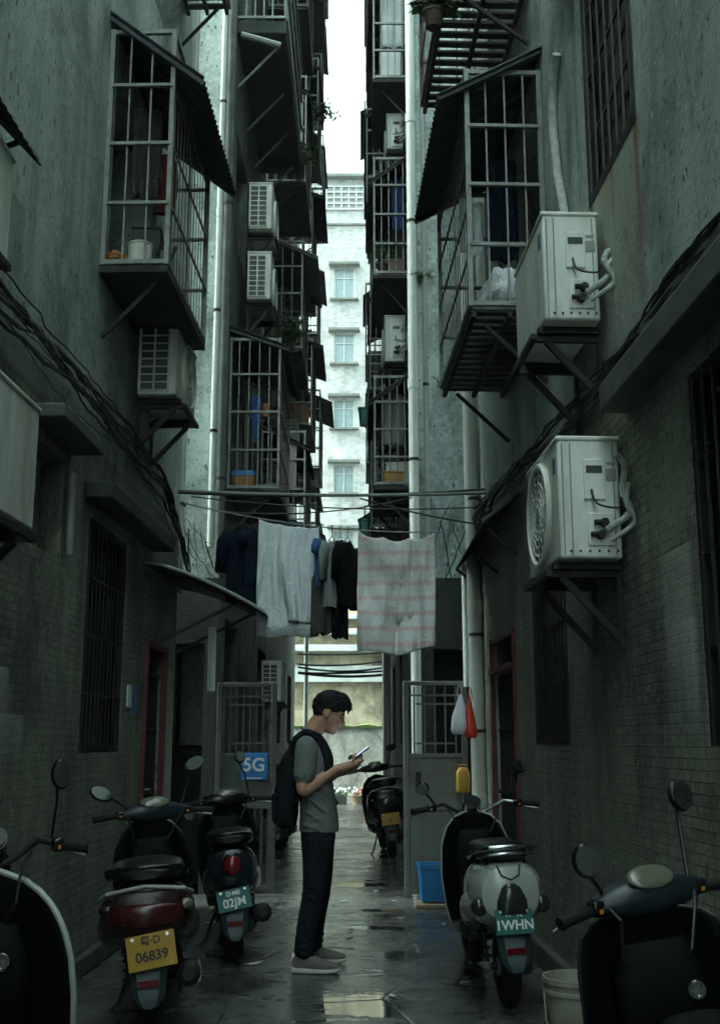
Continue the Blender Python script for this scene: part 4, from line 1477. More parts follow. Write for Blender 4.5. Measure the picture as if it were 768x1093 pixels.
rnd = random.Random(11)
for i in range(17):
    pts = []
    off = rnd.gauss(0, 0.035)
    for j in range(60):
        y = 1.5 + 8.7 * j / 59
        base = 3.54 + 0.03 * math.sin(y * 1.3)
        z = base + off + 0.085 * noise.noise(Vector((y * 0.7, i * 3.1, 0))) + 0.02 * noise.noise(Vector((y * 4, i * 3.1, 0))) - (0.10 * abs(math.sin((y - 1.2) * 1.05 + i)) if i > 9 else 0)
        if y > 9.0:
            z -= (y - 9.0) * 0.45
        n = 0.05 + 0.03 * rnd.random() + 0.02 * noise.noise(Vector((y * 1.7, i * 1.3, 9)))
        pts.append(PL(y, n, z))
    mb = MB()
    mb.tube(pts, rnd.choice([0.003, 0.004, 0.005, 0.007, 0.012]), 6)
    tag(mb.build('cable', M['cable'] if i != 4 else M['cable_grey'], None), 'dark cable in the sagging bundle along the near left wall' if i != 4 else 'lone pale cable in the bundle along the near left wall', 'cable', 'cables along the near left wall')
for i in range(15):
    pts = []
    off = rnd.gauss(0, 0.035)
    for j in range(60):
        y = 1.5 + 8.5 * j / 59
        base = 3.30 + 0.06 * math.sin(y * 0.8 + 1) + max(0, (y - 7.5)) * 0.06
        z = base + off + 0.08 * noise.noise(Vector((y * 0.7, i * 2.7, 3))) + 0.02 * noise.noise(Vector((y * 4, i * 2.7, 3))) - (0.12 * abs(math.sin((y - 1.2) * 0.9 + i)) if i > 7 else 0)
        n = 0.05 + 0.03 * rnd.random() + 0.02 * noise.noise(Vector((y * 1.7, i * 1.3, 2)))
        pts.append(PR(y, n, z))
    mb = MB()
    mb.tube(pts, rnd.choice([0.003, 0.004, 0.006, 0.008, 0.015]), 6)
    tag(mb.build('cable', M['cable'], None), 'black cable in the bundle along the near right wall', 'cable', 'cables along the near right wall')
# frayed hanging loops where the left bundle meets the drainpipe
for i in range(7):
    a = V(-1.62 + rnd.uniform(-0.1, 0.22), 10.0 + rnd.uniform(-0.1, 0.1), 3.45 - rnd.uniform(0, 0.3))
    b = a + V(rnd.uniform(-0.12, 0.3), rnd.uniform(-0.1, 0.1), -rnd.uniform(0.15, 0.6))
    mb = MB()
    mb.tube(sag(a, b, rnd.uniform(0.0, 0.12), 12, 0.03, i * 3.3), rnd.choice([0.003, 0.004, 0.007]), 5)
    tag(mb.build('cable', M['cable'], None), 'loose black cable hanging by the left drainpipe', 'cable', 'tangled cables by the left drainpipe')
for i in range(5):
    a = V(0.75 + rnd.uniform(-0.05, 0.3), 10.1 + rnd.uniform(-0.1, 0.1), 3.62 - rnd.uniform(0, 0.35))
    b = V(0.60 + rnd.uniform(0.0, 0.4), 10.4, 2.55 + rnd.uniform(0, 0.6))
    mb = MB()
    mb.tube(sag(a, b, rnd.uniform(-0.1, 0.14), 14, 0.035, i * 5.1 + 40), rnd.choice([0.003, 0.004, 0.006]), 5)
    tag(mb.build('cable', M['cable'], None), 'loose black cable tangled in front of the teal tiled wall', 'cable', 'tangled cables by the right drainpipe')
for (a, b, dr, r, m, lab) in (
        (at(190, 524, 9.6), at(522, 526, 9.6), 0.03, 0.014, 'cable_grey', 'thick grey cable strung straight across the alley'),
        (at(190, 526, 9.62), at(520, 522, 9.7), 0.045, 0.010, 'cable', 'black cable strung across just under the thick grey one'),
        (at(205, 530, 9.8), at(520, 541, 9.8), 0.06, 0.006, 'cable', 'thin sagging cable above the clothes line'),
        (at(384, 532, 9.7), at(512, 560, 9.7), 0.02, 0.008, 'cable', 'black cable slanting down to the right drainpipe'),
        (at(230, 545, 9.9), at(440, 531, 9.9), 0.08, 0.006, 'cable', 'thin black cable rising to the right over the laundry')):
    mb = MB()
    mb.tube(sag(a, b, dr, 20), r, 6)
    tag(mb.build('cable', M[m], None), lab, 'cable')
for i, yy in enumerate((699, 707, 713, 716, 719)):
    mb = MB()
    mb.tube(sag(at(318, yy + (2 if i % 2 else -1), 23.9), at(412, yy - 3 + i, 23.9), 0.03 + .03 * (i % 3), 14), 0.022 if i < 4 else 0.03, 6)
    tag(mb.build('cable', M['cable'], None), 'black cable across the bright gap at the alley end', 'cable', 'cables across the alley end')

# ------------------------------------------------------------------ gates
def gate(x0, x1, Y, label, flip=False):
    W = x1 - x0
    t = thing('metal_gate', label, 'gate', (x0, Y, 0.03))
    H = 1.93
    mb = MB()
    for x in (0.02, W - 0.02):
        mb.box((x, 0, H / 2), (0.05, 0.05, H))
    for z in (H - 0.02, 1.25, 0.78, 0.05):
        mb.box((W / 2, 0, z), (W - 0.09, 0.04, 0.04))
    mb.build('frame', M['gate_dark'] if flip else M['gate'], t, bevel=0.004)
    mb = MB()
    n = max(4, int(W / (0.058 if flip else 0.085)))
    GM = M['gate_dark'] if flip else M['gate']
    for i in range(1, n):
        x = W * i / n
        mb.box((x, 0, 1.575), (0.016, 0.016, 0.61))
    mb.box((W / 2, -0.012, H - 0.13), (W - 0.09, 0.016, 0.018))
    mb.box((W / 2, -0.012, H - 0.21), (W * 0.62, 0.016, 0.018))
    mb.box((W / 2, -0.012, 1.36), (W * 0.62, 0.016, 0.018))
    mb.build('upright_bars', GM, t)
    mb = MB()
    mb.box((W / 2, 0.004, 1.015), (W - 0.1, 0.012, 0.43))
    p = mb.build('lock_panel', GM, t)
    mb = MB()
    kx = 0.13 if not flip else W - 0.13
    mb.box((kx, -0.02, 1.06), (0.05, 0.03, 0.09))
    mb.disc((kx, -0.04, 1.07), 0.014, 0.02, 'y', 12)
    mb.build('lock', M['black_steel'], p)
    mb = MB()
    if flip:
        for i in range(1, n):
            mb.box((W * i / n, 0, 0.415), (0.018, 0.016, 0.69))
        mb.build('lower_bars', GM, t)
    else:
        mb.box((W / 2, 0.004, 0.415), (W - 0.1, 0.01, 0.69))
        mb.build('kick_panel', GM, t)
    return t


gate(0.405, 0.985, 10.45, 'grey steel gate on the right, standing open behind the blue crate')
gate(-1.36, -0.80, 10.75, 'grey steel gate on the left behind the blue sign', flip=True)
t = thing('street_sign', 'small blue sign with white painted 5G on the left gate', 'sign', at(271.5, 818, 10.66))
mb = MB()
mb.box((0, 0, 0), (0.245, 0.012, 0.245))
mb.build('board', M['sign_blue'], t, bevel=0.004)
text('lettering', '5G', 0.17, M['sign_white'], t, Matrix.Translation((-0.005, -0.008, 0.01)) @ Matrix.Rotation(math.pi / 2, 4, 'X'), 0.0012, bold=0.004)
mb = MB()
mb.box((0, -0.0075, -0.108), (0.15, 0.003, 0.01))
mb.build('underline', M['sign_white'], t)
t = thing('wall_sign', 'tiny blue and white notice left of the red door frame', 'sign', PL(8.45, 0.006, 1.72))
mb = MB()
mb.box((0, 0, 0), (0.01, 0.2, 0.22))
mb.build('board', M['blue'], t)
mb = MB()
mb.box((0.0, -0.17, 0.02), (0.01, 0.13, 0.16))
mb.build('paper', M['sign_white'], t)


# ------------------------------------------------------------------ scooters
def interp(tab, z):
    for (a, b), (c, d) in zip(tab, tab[1:]):
        if a <= z <= c:
            return b + (d - b) * (z - a) / (c - a)
    return tab[-1][1] if z > tab[-1][0] else tab[0][1]


def scooter(loc, yaw, lean, steer, st, label, group='scooters parked in the alley'):
    """+y is forward, origin on the ground midway between the wheels"""
    t = thing('scooter', label, 'scooter', loc, (0, R_(lean), R_(yaw)), group)
    piv = V(0, 0.47, 0)
    S = Matrix.Translation(piv) @ Matrix.Rotation(R_(steer), 4, 'Z') @ Matrix.Translation(-piv)
    bw = st.get('bw', 1.0)
    body, side = M[st['body']], M[st.get('side', st['body'])]
    inner = M['sc_inner']

    # wheels
    def wheel(y, r, w, mtx, nm):
        mb = MB(); mb.M = mtx
        mb.torus((0, y, r), r - w * 0.5, w * 0.5, 'x', n=36, k=12)
        o = mb.build('tyre', M['rubber'], None)
        mb = MB(); mb.M = mtx
        mb.torus((0, y, r), r * 0.62, 0.016, 'x', n=30, k=8)
        for k in range(5):
            a = 2 * math.pi * k / 5
            mb.bar((0, y + math.cos(a) * 0.03, r + math.sin(a) * 0.03), (0, y + math.cos(a) * r * .62, r + math.sin(a) * r * .62), 0.026, 0.03, up=(1, 0, 0))
        mb.disc((0, y, r), 0.05, 0.10, 'x', 18)
        rim = mb.build('rim', M['alloy'], None)
        wroot = MB(); wroot.M = mtx
        wroot.disc((0, y, r), 0.02, 0.17, 'x', 12)
        wo = wroot.build(nm, M['black_steel'], t)
        o.parent = wo
        rim.parent = wo
        return wo
    wheel(-0.60, 0.215, 0.105, Matrix(), 'rear_wheel')
    wheel(0.64, 0.215, 0.095, S, 'front_wheel')
    # swingarm, shock, exhaust or motor
    mb = MB()
    mb.loft([(-0.66, 0.10, 0.22, 0.035, 0.05, 2.5), (-0.5, 0.11, 0.24, 0.05, 0.075, 2.5), (-0.2, 0.11, 0.28, 0.05, 0.08, 2.5), (0.0, 0.10, 0.30, 0.03, 0.05, 2.5)], 'y')
    mb.build('swingarm', M['black_steel'], t)
    for sx in (-1, 1):
        mb = MB()
        mb.tube([V(0.105 * sx, -0.6, 0.24), V(0.115 * sx, -0.52, 0.55)], 0.014, 8)
        for q in range(7):
            mb.torus(V(0.105 * sx, -0.595, 0.27) + V(0.01 * sx, 0.07, 0.25) * (q / 6), 0.027, 0.006, 'z', 14, 5)
        mb.build('shock_absorber', M['black_steel'], t)
    if st.get('exhaust', True):
        mb = MB()
        mb.tube([V(0.16, -0.15, 0.22), V(0.165, -0.38, 0.25)], 0.02, 10)
        mb.tube([V(0.165, -0.36, 0.25), V(0.17, -0.42, 0.255), V(0.185, -0.80, 0.31), V(0.186, -0.83, 0.312)], [0.035, 0.055, 0.06, 0.03], 14)
        ex = mb.build('exhaust', M['black_steel'], t)
        mb = MB()
        mb.loft([(-0.74, 0.235, 0.30, 0.012, 0.045, 2.5), (-0.6, 0.235, 0.285, 0.014, 0.05, 2.5), (-0.48, 0.225, 0.27, 0.012, 0.04, 2.5)], 'y')
        mb.build('heat_shield', M['alloy'], ex)
    # tail body
    tw = st.get('tail_w', 0.19)
    retro = st['light'] == 'retro'
    tz = st.get('tail_z', 0.60)
    th = st.get('tail_h', 0.15)
    e = st.get('tail_e', 2.6)
    mb = MB()
    mb.loft([(-0.95, 0, tz + 0.015, tw * 0.55, th * 0.55, e), (-0.93, 0, tz + 0.01, tw * 0.78, th * 0.8, e), (-0.86, 0, tz, tw * 0.95, th * 0.97, e), (-0.70, 0, tz - 0.02, tw * 1.03, th * 1.08, e),
             (-0.45, 0, tz - 0.04, tw * 1.0, th * 1.12, e), (-0.22, 0, tz - 0.10, tw * 0.82, th * 1.25, e), (-0.10, 0, tz - 0.14, tw * 0.62, th * 1.2, e), (-0.06, 0, tz - 0.14, tw * 0.3, th * 0.8, e)], 'y', 28)
    mb.build('tail_body', body, t)
    for sx in (-1, 1):
        mb = MB()
        mb.loft([(-0.84, sx * tw * 0.80, tz - th * 0.35, 0.03, 0.05, 2.2), (-0.6, sx * tw * 0.92, tz - th * 0.55, 0.045, 0.075, 2.2), (-0.3, sx * tw * 0.84, tz - th * 0.9, 0.04, 0.085, 2.2), (-0.1, sx * tw * 0.6, tz - th * 1.1, 0.02, 0.05, 2.2)], 'y', 16)
        mb.build('side_panel', side, t)
    # seat and grab rail
    sw = st.get('seat_w', 0.155)
    sz = tz + th + 0.02
    mb = MB()
    mb.loft([(-0.90, 0, sz + 0.020, sw * 0.45, 0.02, 2.4), (-0.87, 0, sz + 0.022, sw * 0.8, 0.042, 2.6), (-0.72, 0, sz + 0.020, sw, 0.058, 2.8), (-0.5, 0, sz + 0.012, sw * 1.02, 0.058, 2.8), (-0.38, 0, sz - 0.005, sw * 0.98, 0.055, 2.8),
             (-0.15, 0, sz - 0.01, sw * 0.80, 0.05, 2.6), (-0.02, 0, sz - 0.02, sw * 0.62, 0.04, 2.4), (0.01, 0, sz - 0.03, sw * 0.35, 0.02, 2.4)], 'y', 26)
    mb.build('seat', M['seat'], t)
    if st.get('rail', True):
        mb = MB()
        rw = tw * 0.85
        zz = sz + 0.025 + st.get('rail_z', 0)
        pts = [V(-rw, -0.55, zz - 0.05), V(-rw * 1.02, -0.72, zz - 0.01), V(-rw * 0.95, -0.88, zz + 0.02), V(-rw * 0.6, -0.97, zz + 0.035), V(0, -0.99, zz + 0.04), V(rw * 0.6, -0.97, zz + 0.035), V(rw * 0.95, -0.88, zz + 0.02), V(rw * 1.02, -0.72, zz - 0.01), V(rw, -0.55, zz - 0.05)]
        mb.tube(pts, 0.011, 10)
        mb.build('grab_rail', M[st.get('rail_m', 'sc_black')], t)
        if st.get('rail_m') == 'chrome':
            mb = MB()
            mb.tube([p + V(0, 0.05, -0.04) for p in pts[2:-2]], 0.007, 10)
            mb.build('grab_rail', M['chrome'], t)
    # tail light
    kind = st['light']
    yb = -0.955
    if kind == 'wide':
        mb = MB()
        mb.loft([(-tw * 0.72, -0.925, tz + 0.02, 0.02, 0.035, 2.5), (-tw * 0.45, -0.945, tz + 0.015, 0.028, 0.05, 2.8), (0, -0.955, tz + 0.01, 0.032, 0.056, 2.8), (tw * 0.45, -0.945, tz + 0.015, 0.028, 0.05, 2.8), (tw * 0.72, -0.925, tz + 0.02, 0.02, 0.035, 2.5)], 'x', 18)
        mb.build('tail_light', M[st.get('tail_m', 'tail')], t)
        mb = MB()
        mb.tube([V(-tw * 0.98, -0.78, tz + th * 0.55), V(-tw * 0.8, -0.92, tz + th * 0.8), V(0, -0.965, tz + th * 0.98), V(tw * 0.8, -0.92, tz + th * 0.8), V(tw * 0.98, -0.78, tz + th * 0.55)], 0.009, 8)
        mb.build('trim_line', M['sc_trim'], t)
        for sx in (-1, 1):
            mb = MB()
            mb.ball((sx * tw * 0.80, -0.90, tz + 0.045), (0.045, 0.03, 0.028))
            mb.build('turn_signal', M['lens' if sx > 0 else 'sc_brown'], t)
    elif kind == 'round':
        mb = MB()
        mb.ball((0, -0.955, tz + 0.035), (0.058, 0.035, 0.062))
        l_ = mb.build('tail_light', M['tail'], t)
        mb = MB()
        mb.torus((0, -0.945, tz + 0.035), 0.066, 0.012, 'y', 28, 8)
        mb.build('tail_light_ring', M['sc_navy'], l_)
        for sx in ((-1, 1) if st.get('signals', True) else ()):
            mb = MB()
            mb.tube([V(sx * tw * 0.7, -0.88, tz - 0.03), V(sx * (tw + 0.06), -0.9, tz - 0.03)], 0.01, 8)
            mb.ball((sx * (tw + 0.075), -0.905, tz - 0.03), (0.035, 0.025, 0.022))
            mb.build('turn_signal', M['amber'], t)
    else:
        mb = MB()
        mb.loft([(tz - 0.105, 0, -0.935, 0.078, 0.03, 3.0), (tz - 0.09, 0, -0.955, 0.085, 0.035, 3.0), (tz - 0.02, 0, -0.965, 0.078, 0.036, 2.4), (tz + 0.04, 0, -0.955, 0.05, 0.03, 2.2), (tz + 0.06, 0, -0.94, 0.025, 0.02, 2)], 'z', 20)
        mb.build('tail_light', M['tail_dark'], t)
        for sx in (-1, 1):
            mb = MB()
            mb.ball((sx * tw * 0.86, -0.90, tz - 0.055), (0.046, 0.035, 0.046))
            mb.build('turn_signal', M['tail_dark'], t)
            mb = MB()
            mb.loft([(-0.94, sx * tw * 0.42, tz + th * 0.55, 0.008, 0.008, 2), (-0.8, sx * tw * 0.55, tz + th * 0.95, 0.009, 0.009, 2), (-0.6, sx * tw * 0.62, tz + th * 1.02, 0.008, 0.008, 2)], 'y', 8)
            mb.build('body_crease', M['tail_dark'], t)
        mb = MB()
        mb.tube([V(-0.06, -0.92, tz + th * 0.90), V(-0.045, -0.965, tz + th * 0.62), V(0, -0.98, tz + th * 0.5), V(0.045, -0.965, tz + th * 0.62), V(0.06, -0.92, tz + th * 0.90)], 0.005, 6)
        mb.build('strap_hook', M['black_steel'], t)
    # mudguard, plate, reflector
    pz = st.get('plate_z', tz - th - 0.03)
    mb = MB()
    rs = []
    for (y, z, w) in ((-0.80, pz + 0.10, 0.10), (-0.90, pz + 0.02, 0.098), (-0.955, pz - 0.10, 0.09), (-0.985, pz - 0.20, 0.075), (-0.99, pz - 0.245, 0.045), (-0.985, pz - 0.255, 0.02)):
        rs.append([(-w, y + 0.03, z), (-w * 0.6, y, z), (w * 0.6, y, z), (w, y + 0.03, z), (w * 0.6, y + 0.012, z + 0.004), (-w * 0.6, y + 0.012, z + 0.004)])
    mb.rings(rs)
    mg = mb.build('mudguard', M['guard'], t)
    mb = MB()
    mb.box((0, -0.985, pz - 0.145), (0.095, 0.012, 0.028), Euler((R_(12), 0, 0)))
    mb.build('reflector', M['tail'], mg)
    mb = MB()
    Pm = Matrix.Translation((st.get('plate_x', 0), -0.985, pz)) @ Matrix.Rotation(R_(-8), 4, 'X') @ Matrix.Rotation(R_(st.get('plate_roll', 0)), 4, 'Y')
    mb.M = Pm
    pw, ph = st.get('plate_size', (0.22, 0.14))
    mb.box((0, 0, 0), (pw, 0.006, ph))
    pl = mb.build('number_plate', M[st['plate']], t, bevel=0.002)
    mb = MB(); mb.M = Pm
    for sx in (-1, 1):
        mb.disc((sx * pw * 0.36, -0.006, ph * 0.40), 0.008, 0.006, 'y', 10)
    mb.build('screw', M['chrome'], pl)
    tm = M[st.get('plate_ink', 'sign_white')]
    X90 = Matrix.Rotation(math.pi / 2, 4, 'X')
    text('lettering', st['text'], min(ph * 0.60, pw * 1.35 / max(3, len(st['text']))), tm, pl, Pm @ Matrix.Translation((0, -0.005, -ph * 0.14)) @ X90, 0.0008, bold=0.0015)
    text('lettering', st['text2'], ph * 0.30, tm, pl, Pm @ Matrix.Translation((0, -0.005, ph * 0.29)) @ X90, 0.0008, bold=0.001)
    # floorboard
    mb = MB()
    mb.loft([(-0.16, 0, 0.33, 0.13, 0.05, 3.5), (-0.05, 0, 0.31, 0.17, 0.045, 4), (0.30, 0, 0.30, 0.18, 0.04, 4), (0.42, 0, 0.32, 0.15, 0.05, 3.5)], 'y', 24)
    mb.build('footboard', M['sc_black'], t)
    # leg shield
    tab = st.get('shield', [(0.27, 0.17), (0.40, 0.205), (0.60, 0.225), (0.78, 0.215), (0.88, 0.175), (0.94, 0.12), (0.97, 0.04)])
    n = 16
    mb = MB()
    rows = []
    edgeL, edgeR = [], []
    z0, z1 = tab[0][0], tab[-1][0]
    for i in range(25):
        z = z0 + (z1 - z0) * i / 24
        hw = interp(tab, z)
        row = []
        for k in range(n + 1):
            x = hw * (2 * k / n - 1)
            y = 0.52 - (z - 0.3) * 0.16 - 0.09 * (x / 0.225) ** 2
            row.append((x, y, z))
        rows.append(row)
        edgeL.append(Vector(row[0]))
        edgeR.append(Vector(row[-1]))
    for i in range(24):
        for k in range(n):
            mb.face([rows[i][k], rows[i][k + 1], rows[i + 1][k + 1], rows[i + 1][k]])
    bmesh.ops.remove_doubles(mb.bm, verts=mb.bm.verts[:], dist=1e-5)
    sh = mb.build('leg_shield', M[st.get('shield_m', 'sc_inner')], t, solid=0.016, angle=60)
    mb = MB()
    mb.tube(edgeL + list(reversed(edgeR)), st.get('trim_r', 0.008), 8)
    mb.build('edge_trim', M[st.get('trim', 'sc_black')], sh)
    mb = MB()
    mb.loft([(0.36, 0, 0.57, 0.10, 0.04, 3), (0.5, 0, 0.535, 0.15, 0.06, 3), (0.72, 0, 0.51, 0.15, 0.06, 3), (0.85, 0, 0.48, 0.11, 0.045, 2.5), (0.91, 0, 0.465, 0.05, 0.025, 2.5)], 'z', 22)
    mb.build('front_apron', side if st.get('apron') is None else M[st['apron']], t)
    mb = MB()
    mb.loft([(0.42, 0, 0.41, 0.10, 0.03, 3.5), (0.52, 0, 0.37, 0.135, 0.055, 4), (0.78, 0, 0.355, 0.13, 0.05, 4), (0.86, 0, 0.37, 0.10, 0.03, 3.5)], 'z', 24)
    gp = mb.build('glove_panel', inner, sh)
    mb = MB()
    kx, kz = st.get('key', (0.06, 0.74))
    mb.torus((kx, 0.300, kz), 0.021, 0.006, 'y', 20, 6)
    mb.disc((kx, 0.306, kz), 0.015, 0.012, 'y', 14)
    mb.build('keyhole', M['chrome'], gp)
    # front end (steers)
    mb = MB(); mb.M = S
    rs = []
    for i in range(13):
        a = R_(-10 + 150 * i / 12)
        r = 0.265
        y, z = 0.64 + math.cos(a) * r, 0.215 + math.sin(a) * r
        w = 0.075 * (0.7 + 0.3 * math.sin(math.pi * i / 12))
        rs.append([(-w, y - math.cos(a) * .05, z - math.sin(a) * .05), (-w * 0.6, y, z), (w * 0.6, y, z), (w, y - math.cos(a) * .05, z - math.sin(a) * .05)])
    mb.rings(rs, cap=False, closed=False)
    mb.build('front_mudguard', side, t, solid=0.008)
    mb = MB(); mb.M = S
    for sx in (-1, 1):
        mb.tube([V(sx * 0.07, 0.64, 0.215), V(sx * 0.055, 0.55, 0.55)], 0.018, 10)
    mb.tube([V(-0.055, 0.55, 0.55), V(0.055, 0.55, 0.55)], 0.02, 8)
    mb.tube([V(0, 0.55, 0.55), V(0, 0.43, 0.98)], 0.024, 10)
    mb.build('fork', M['black_steel'], t)
    hz = st.get('bar_z', 1.0)
    S = S @ Matrix.Diagonal((st.get('bw', 1.0), 1, 1, 1))
    dash = st.get('dash', 'oval')
    hb = MB(); hb.M = S
    if dash == 'oval':
        hb.loft([(-0.20, 0.41, hz, 0.03, 0.026, 2.4), (-0.13, 0.41, hz + 0.005, 0.055, 0.045, 2.6), (0, 0.41, hz + 0.01, 0.085, 0.062, 2.6), (0.13, 0.41, hz + 0.005, 0.055, 0.045, 2.6), (0.20, 0.41, hz, 0.03, 0.026, 2.4)], 'x', 20)
    else:
        hb.tube([V(-0.30, 0.34, hz + 0.02), V(-0.20, 0.37, hz + 0.035), V(-0.10, 0.42, hz - 0.02), V(0, 0.43, hz - 0.05), V(0.10, 0.42, hz - 0.02), V(0.20, 0.37, hz + 0.035), V(0.30, 0.34, hz + 0.02)], 0.012, 10)
    head = hb.build('handlebar', M[st.get('bar_m', 'sc_blue' if dash == 'oval' else 'chrome')], t)
    if dash == 'oval':
        mb = MB(); mb.M = S
        mb.ball((0, 0.362, hz + 0.062), (0.088, 0.016, 0.046), Euler((R_(-50), 0, 0)), n=24)
        ds = mb.build('dash_lens', M['lens'], head)
    else:
        mb = MB(); mb.M = S
        mb.disc((0, 0.44, hz + 0.02), 0.062, 0.06, (0, -0.55, 0.8), 28)
        mb.build('dash', M[st.get('dash_m', 'chrome')], head)
        mb = MB(); mb.M = S
        mb.disc((0, 0.423, hz + 0.045), 0.053, 0.012, (0, -0.55, 0.8), 28)
        mb.build('dash_lens', M['tail_dark'], head)
        mb = MB(); mb.M = S
        mb.ball((0, 0.50, hz - 0.06), (0.09, 0.08, 0.085))
        mb.build('headlight', M[st.get('dash_m', 'chrome')], head)
    for sx in (-1, 1):
        mb = MB(); mb.M = S
        gx = (0.20, 0.36) if dash == 'oval' else (0.29, 0.42)
        gy = (0.40, 0.37) if dash == 'oval' else (0.345, 0.30)
        gz = hz if dash == 'oval' else hz + 0.018
        a, b = V(sx * gx[0], gy[0], gz), V(sx * gx[1], gy[1], gz - 0.012)
        mb.tube([a, a.lerp(b, 0.08), a.lerp(b, 0.1), a.lerp(b, 0.93), a.lerp(b, 0.95), b], [0.019, 0.021, 0.017, 0.018, 0.022, 0.019], 12)
        gr = mb.build('grip', M['rubber'], head)
        mb = MB(); mb.M = S
        mb.tube([a + V(0, 0.04, -0.005), a.lerp(b, 0.35) + V(0, 0.065, -0.02), a.lerp(b, 1.0) + V(0, 0.055, -0.03)], [0.008, 0.007, 0.006], 8)
        mb.build('brake_lever', M['alloy'], gr)
        mb = MB(); mb.M = S
        mb.box(a + V(sx * -0.005, 0, 0.0), (0.06, 0.05, 0.045))
        sw_ = mb.build('switch_box', M['sc_black'], head, bevel=0.01)
        mb = MB(); mb.M = S
        mb.box(a + V(0, -0.027, -0.006), (0.014, 0.006, 0.012))
        mb.build('switch', M['amber'], sw_)
        mt = st.get('mirror_' + ('l' if sx < 0 else 'r'), None)
        if mt is not None:
            base = V(sx * (gx[0] - 0.03), 0.40 if dash == 'oval' else 0.365, hz + 0.025)
            tip = base + V(*mt)
            mid = base.lerp(tip, 0.5) + V(sx * 0.015, 0.02, 0.03)
            mb = MB(); mb.M = S
            mb.tube([base - V(0, 0, 0.02), base + V(0, 0, 0.02), mid, tip], [0.008, 0.007, 0.0065, 0.007], 8)
            ms = mb.build('mirror', M[st.get('mirror_stem', 'sc_black')], head)
            rr = st.get('mirror_size', (0.072, 0.048))
            rot = Euler((R_(st.get('pitch_l' if sx < 0 else 'pitch_r', st.get('mirror_pitch', -6))), R_(st.get('mirror_roll', -18)) * sx, R_(12 * sx)))
            c = tip + V(sx * rr[0] * 0.35, 0, rr[1] * 0.4)
            mb = MB(); mb.M = S
            mb.ball(c, (rr[0], 0.022, rr[1]), rot, 22, 10)
            mb.build('mirror_shell', M[st.get('mirror_shell', 'sc_black')], ms)
            mb = MB(); mb.M = S
            mm = rot.to_matrix()
            pts = [c + mm @ V(math.cos(a_) * rr[0] * 0.86, -0.0195, math.sin(a_) * rr[1] * 0.86) for a_ in [2 * math.pi * q / 26 for q in range(26)]]
            pts2 = [p + mm @ V(0, -0.004, 0) for p in pts]
            mb.rings([pts, pts2])
            mb.build('mirror_glass', M['mirror'], ms)
    # brake hoses and panel seams
    for sx in (-1, 1):
        a_ = S @ V(sx * 0.17, 0.38, hz + 0.0)
        mb = MB()
        mb.tube([a_, a_ + V(-sx * 0.02, -0.07, -0.03), V(sx * 0.10, 0.30, hz - 0.14), V(sx * 0.05, 0.36, hz - 0.22)], 0.0055, 7)
        mb.build('brake_hose', M['cable'], head)
    mb = MB()
    mb.loft([(-0.672, 0, tz - 0.022, tw * 1.034, th * 1.088, e), (-0.667, 0, tz - 0.0225, tw * 1.034, th * 1.088, e)], 'y', 28, cap=False)
    mb.build('panel_seam', M['tail_dark'], t)
    mb = MB()
    mb.loft([(-0.382, 0, sz - 0.004, sw * 0.992, 0.0565, 2.8), (-0.374, 0, sz - 0.005, sw * 0.988, 0.0565, 2.8)], 'y', 26, cap=False)
    mb.build('seat_seam', M['rubber'], t)
    # side stand
    mb = MB()
    mb.tube([V(-0.10, 0.0, 0.27), V(-0.19, -0.03, 0.05), V(-0.24, -0.05, 0.012), V(-0.28, -0.05, 0.012)], 0.011, 8)
    mb.build('side_stand', M['black_steel'], t)
    return t


GRP = 'scooters parked in the alley'
scooter((-1.11, 6.42, 0), 9, -4, 14, dict(body='sc_brown', side='sc_blue', light='wide', tail_m='tail_maroon', plate='plate_y', plate_ink='cable', text='06839', text2='粤·D',
        tail_w=0.225, tail_h=0.15, tail_z=0.60, plate_z=0.46, plate_roll=-6, plate_size=(0.225, 0.155), plate_x=0.02, dash='oval', seat_w=0.18,
        mirror_pitch=-24, mirror_l=(-0.12, -0.03, 0.09), mirror_r=(0.06, 0.0, 0.22), mirror_size=(0.07, 0.042), mirror_roll=-26, bar_z=1.0),
        'dark scooter with a yellow number plate and wide red tail light')
scooter((-0.905, 8.35, 0), 8, -4, 8, dict(body='sc_navy', side='sc_navy', light='round', signals=False, plate='plate_g', text='02JM', text2='D·M0',
        tail_w=0.165, tail_h=0.15, tail_z=0.60, plate_z=0.43, plate_roll=-8, plate_size=(0.215, 0.13), dash='oval', bar_m='sc_black', exhaust=True,
        pitch_l=12, mirror_l=(-0.10, -0.02, -0.12), mirror_pitch=-24, mirror_r=(-0.07, 0.0, 0.27), mirror_size=(0.045, 0.045), bar_z=0.97),
        'dark teal scooter with a round red tail light and green plate')
scooter((0.79, 7.02, 0), 2, -3, 6, dict(body='sc_white', side='sc_white', inner='sc_black', light='retro', plate='plate_g', text='1WHN', text2='A · M',
        tail_w=0.192, tail_h=0.165, tail_z=0.625, plate_z=0.50, plate_size=(0.195, 0.125), dash='round', exhaust=False, rail_m='chrome', trim='sc_trim', trim_r=0.007, apron='sc_black', seat_w=0.14,
        pitch_l=14, pitch_r=-26, mirror_l=(-0.06, -0.02, 0.10), mirror_r=(0.04, 0.0, 0.20), mirror_size=(0.045, 0.045), bar_z=0.99, key=(0.03, 0.76)),
        'cream white retro scooter with a chrome rail and green plate')
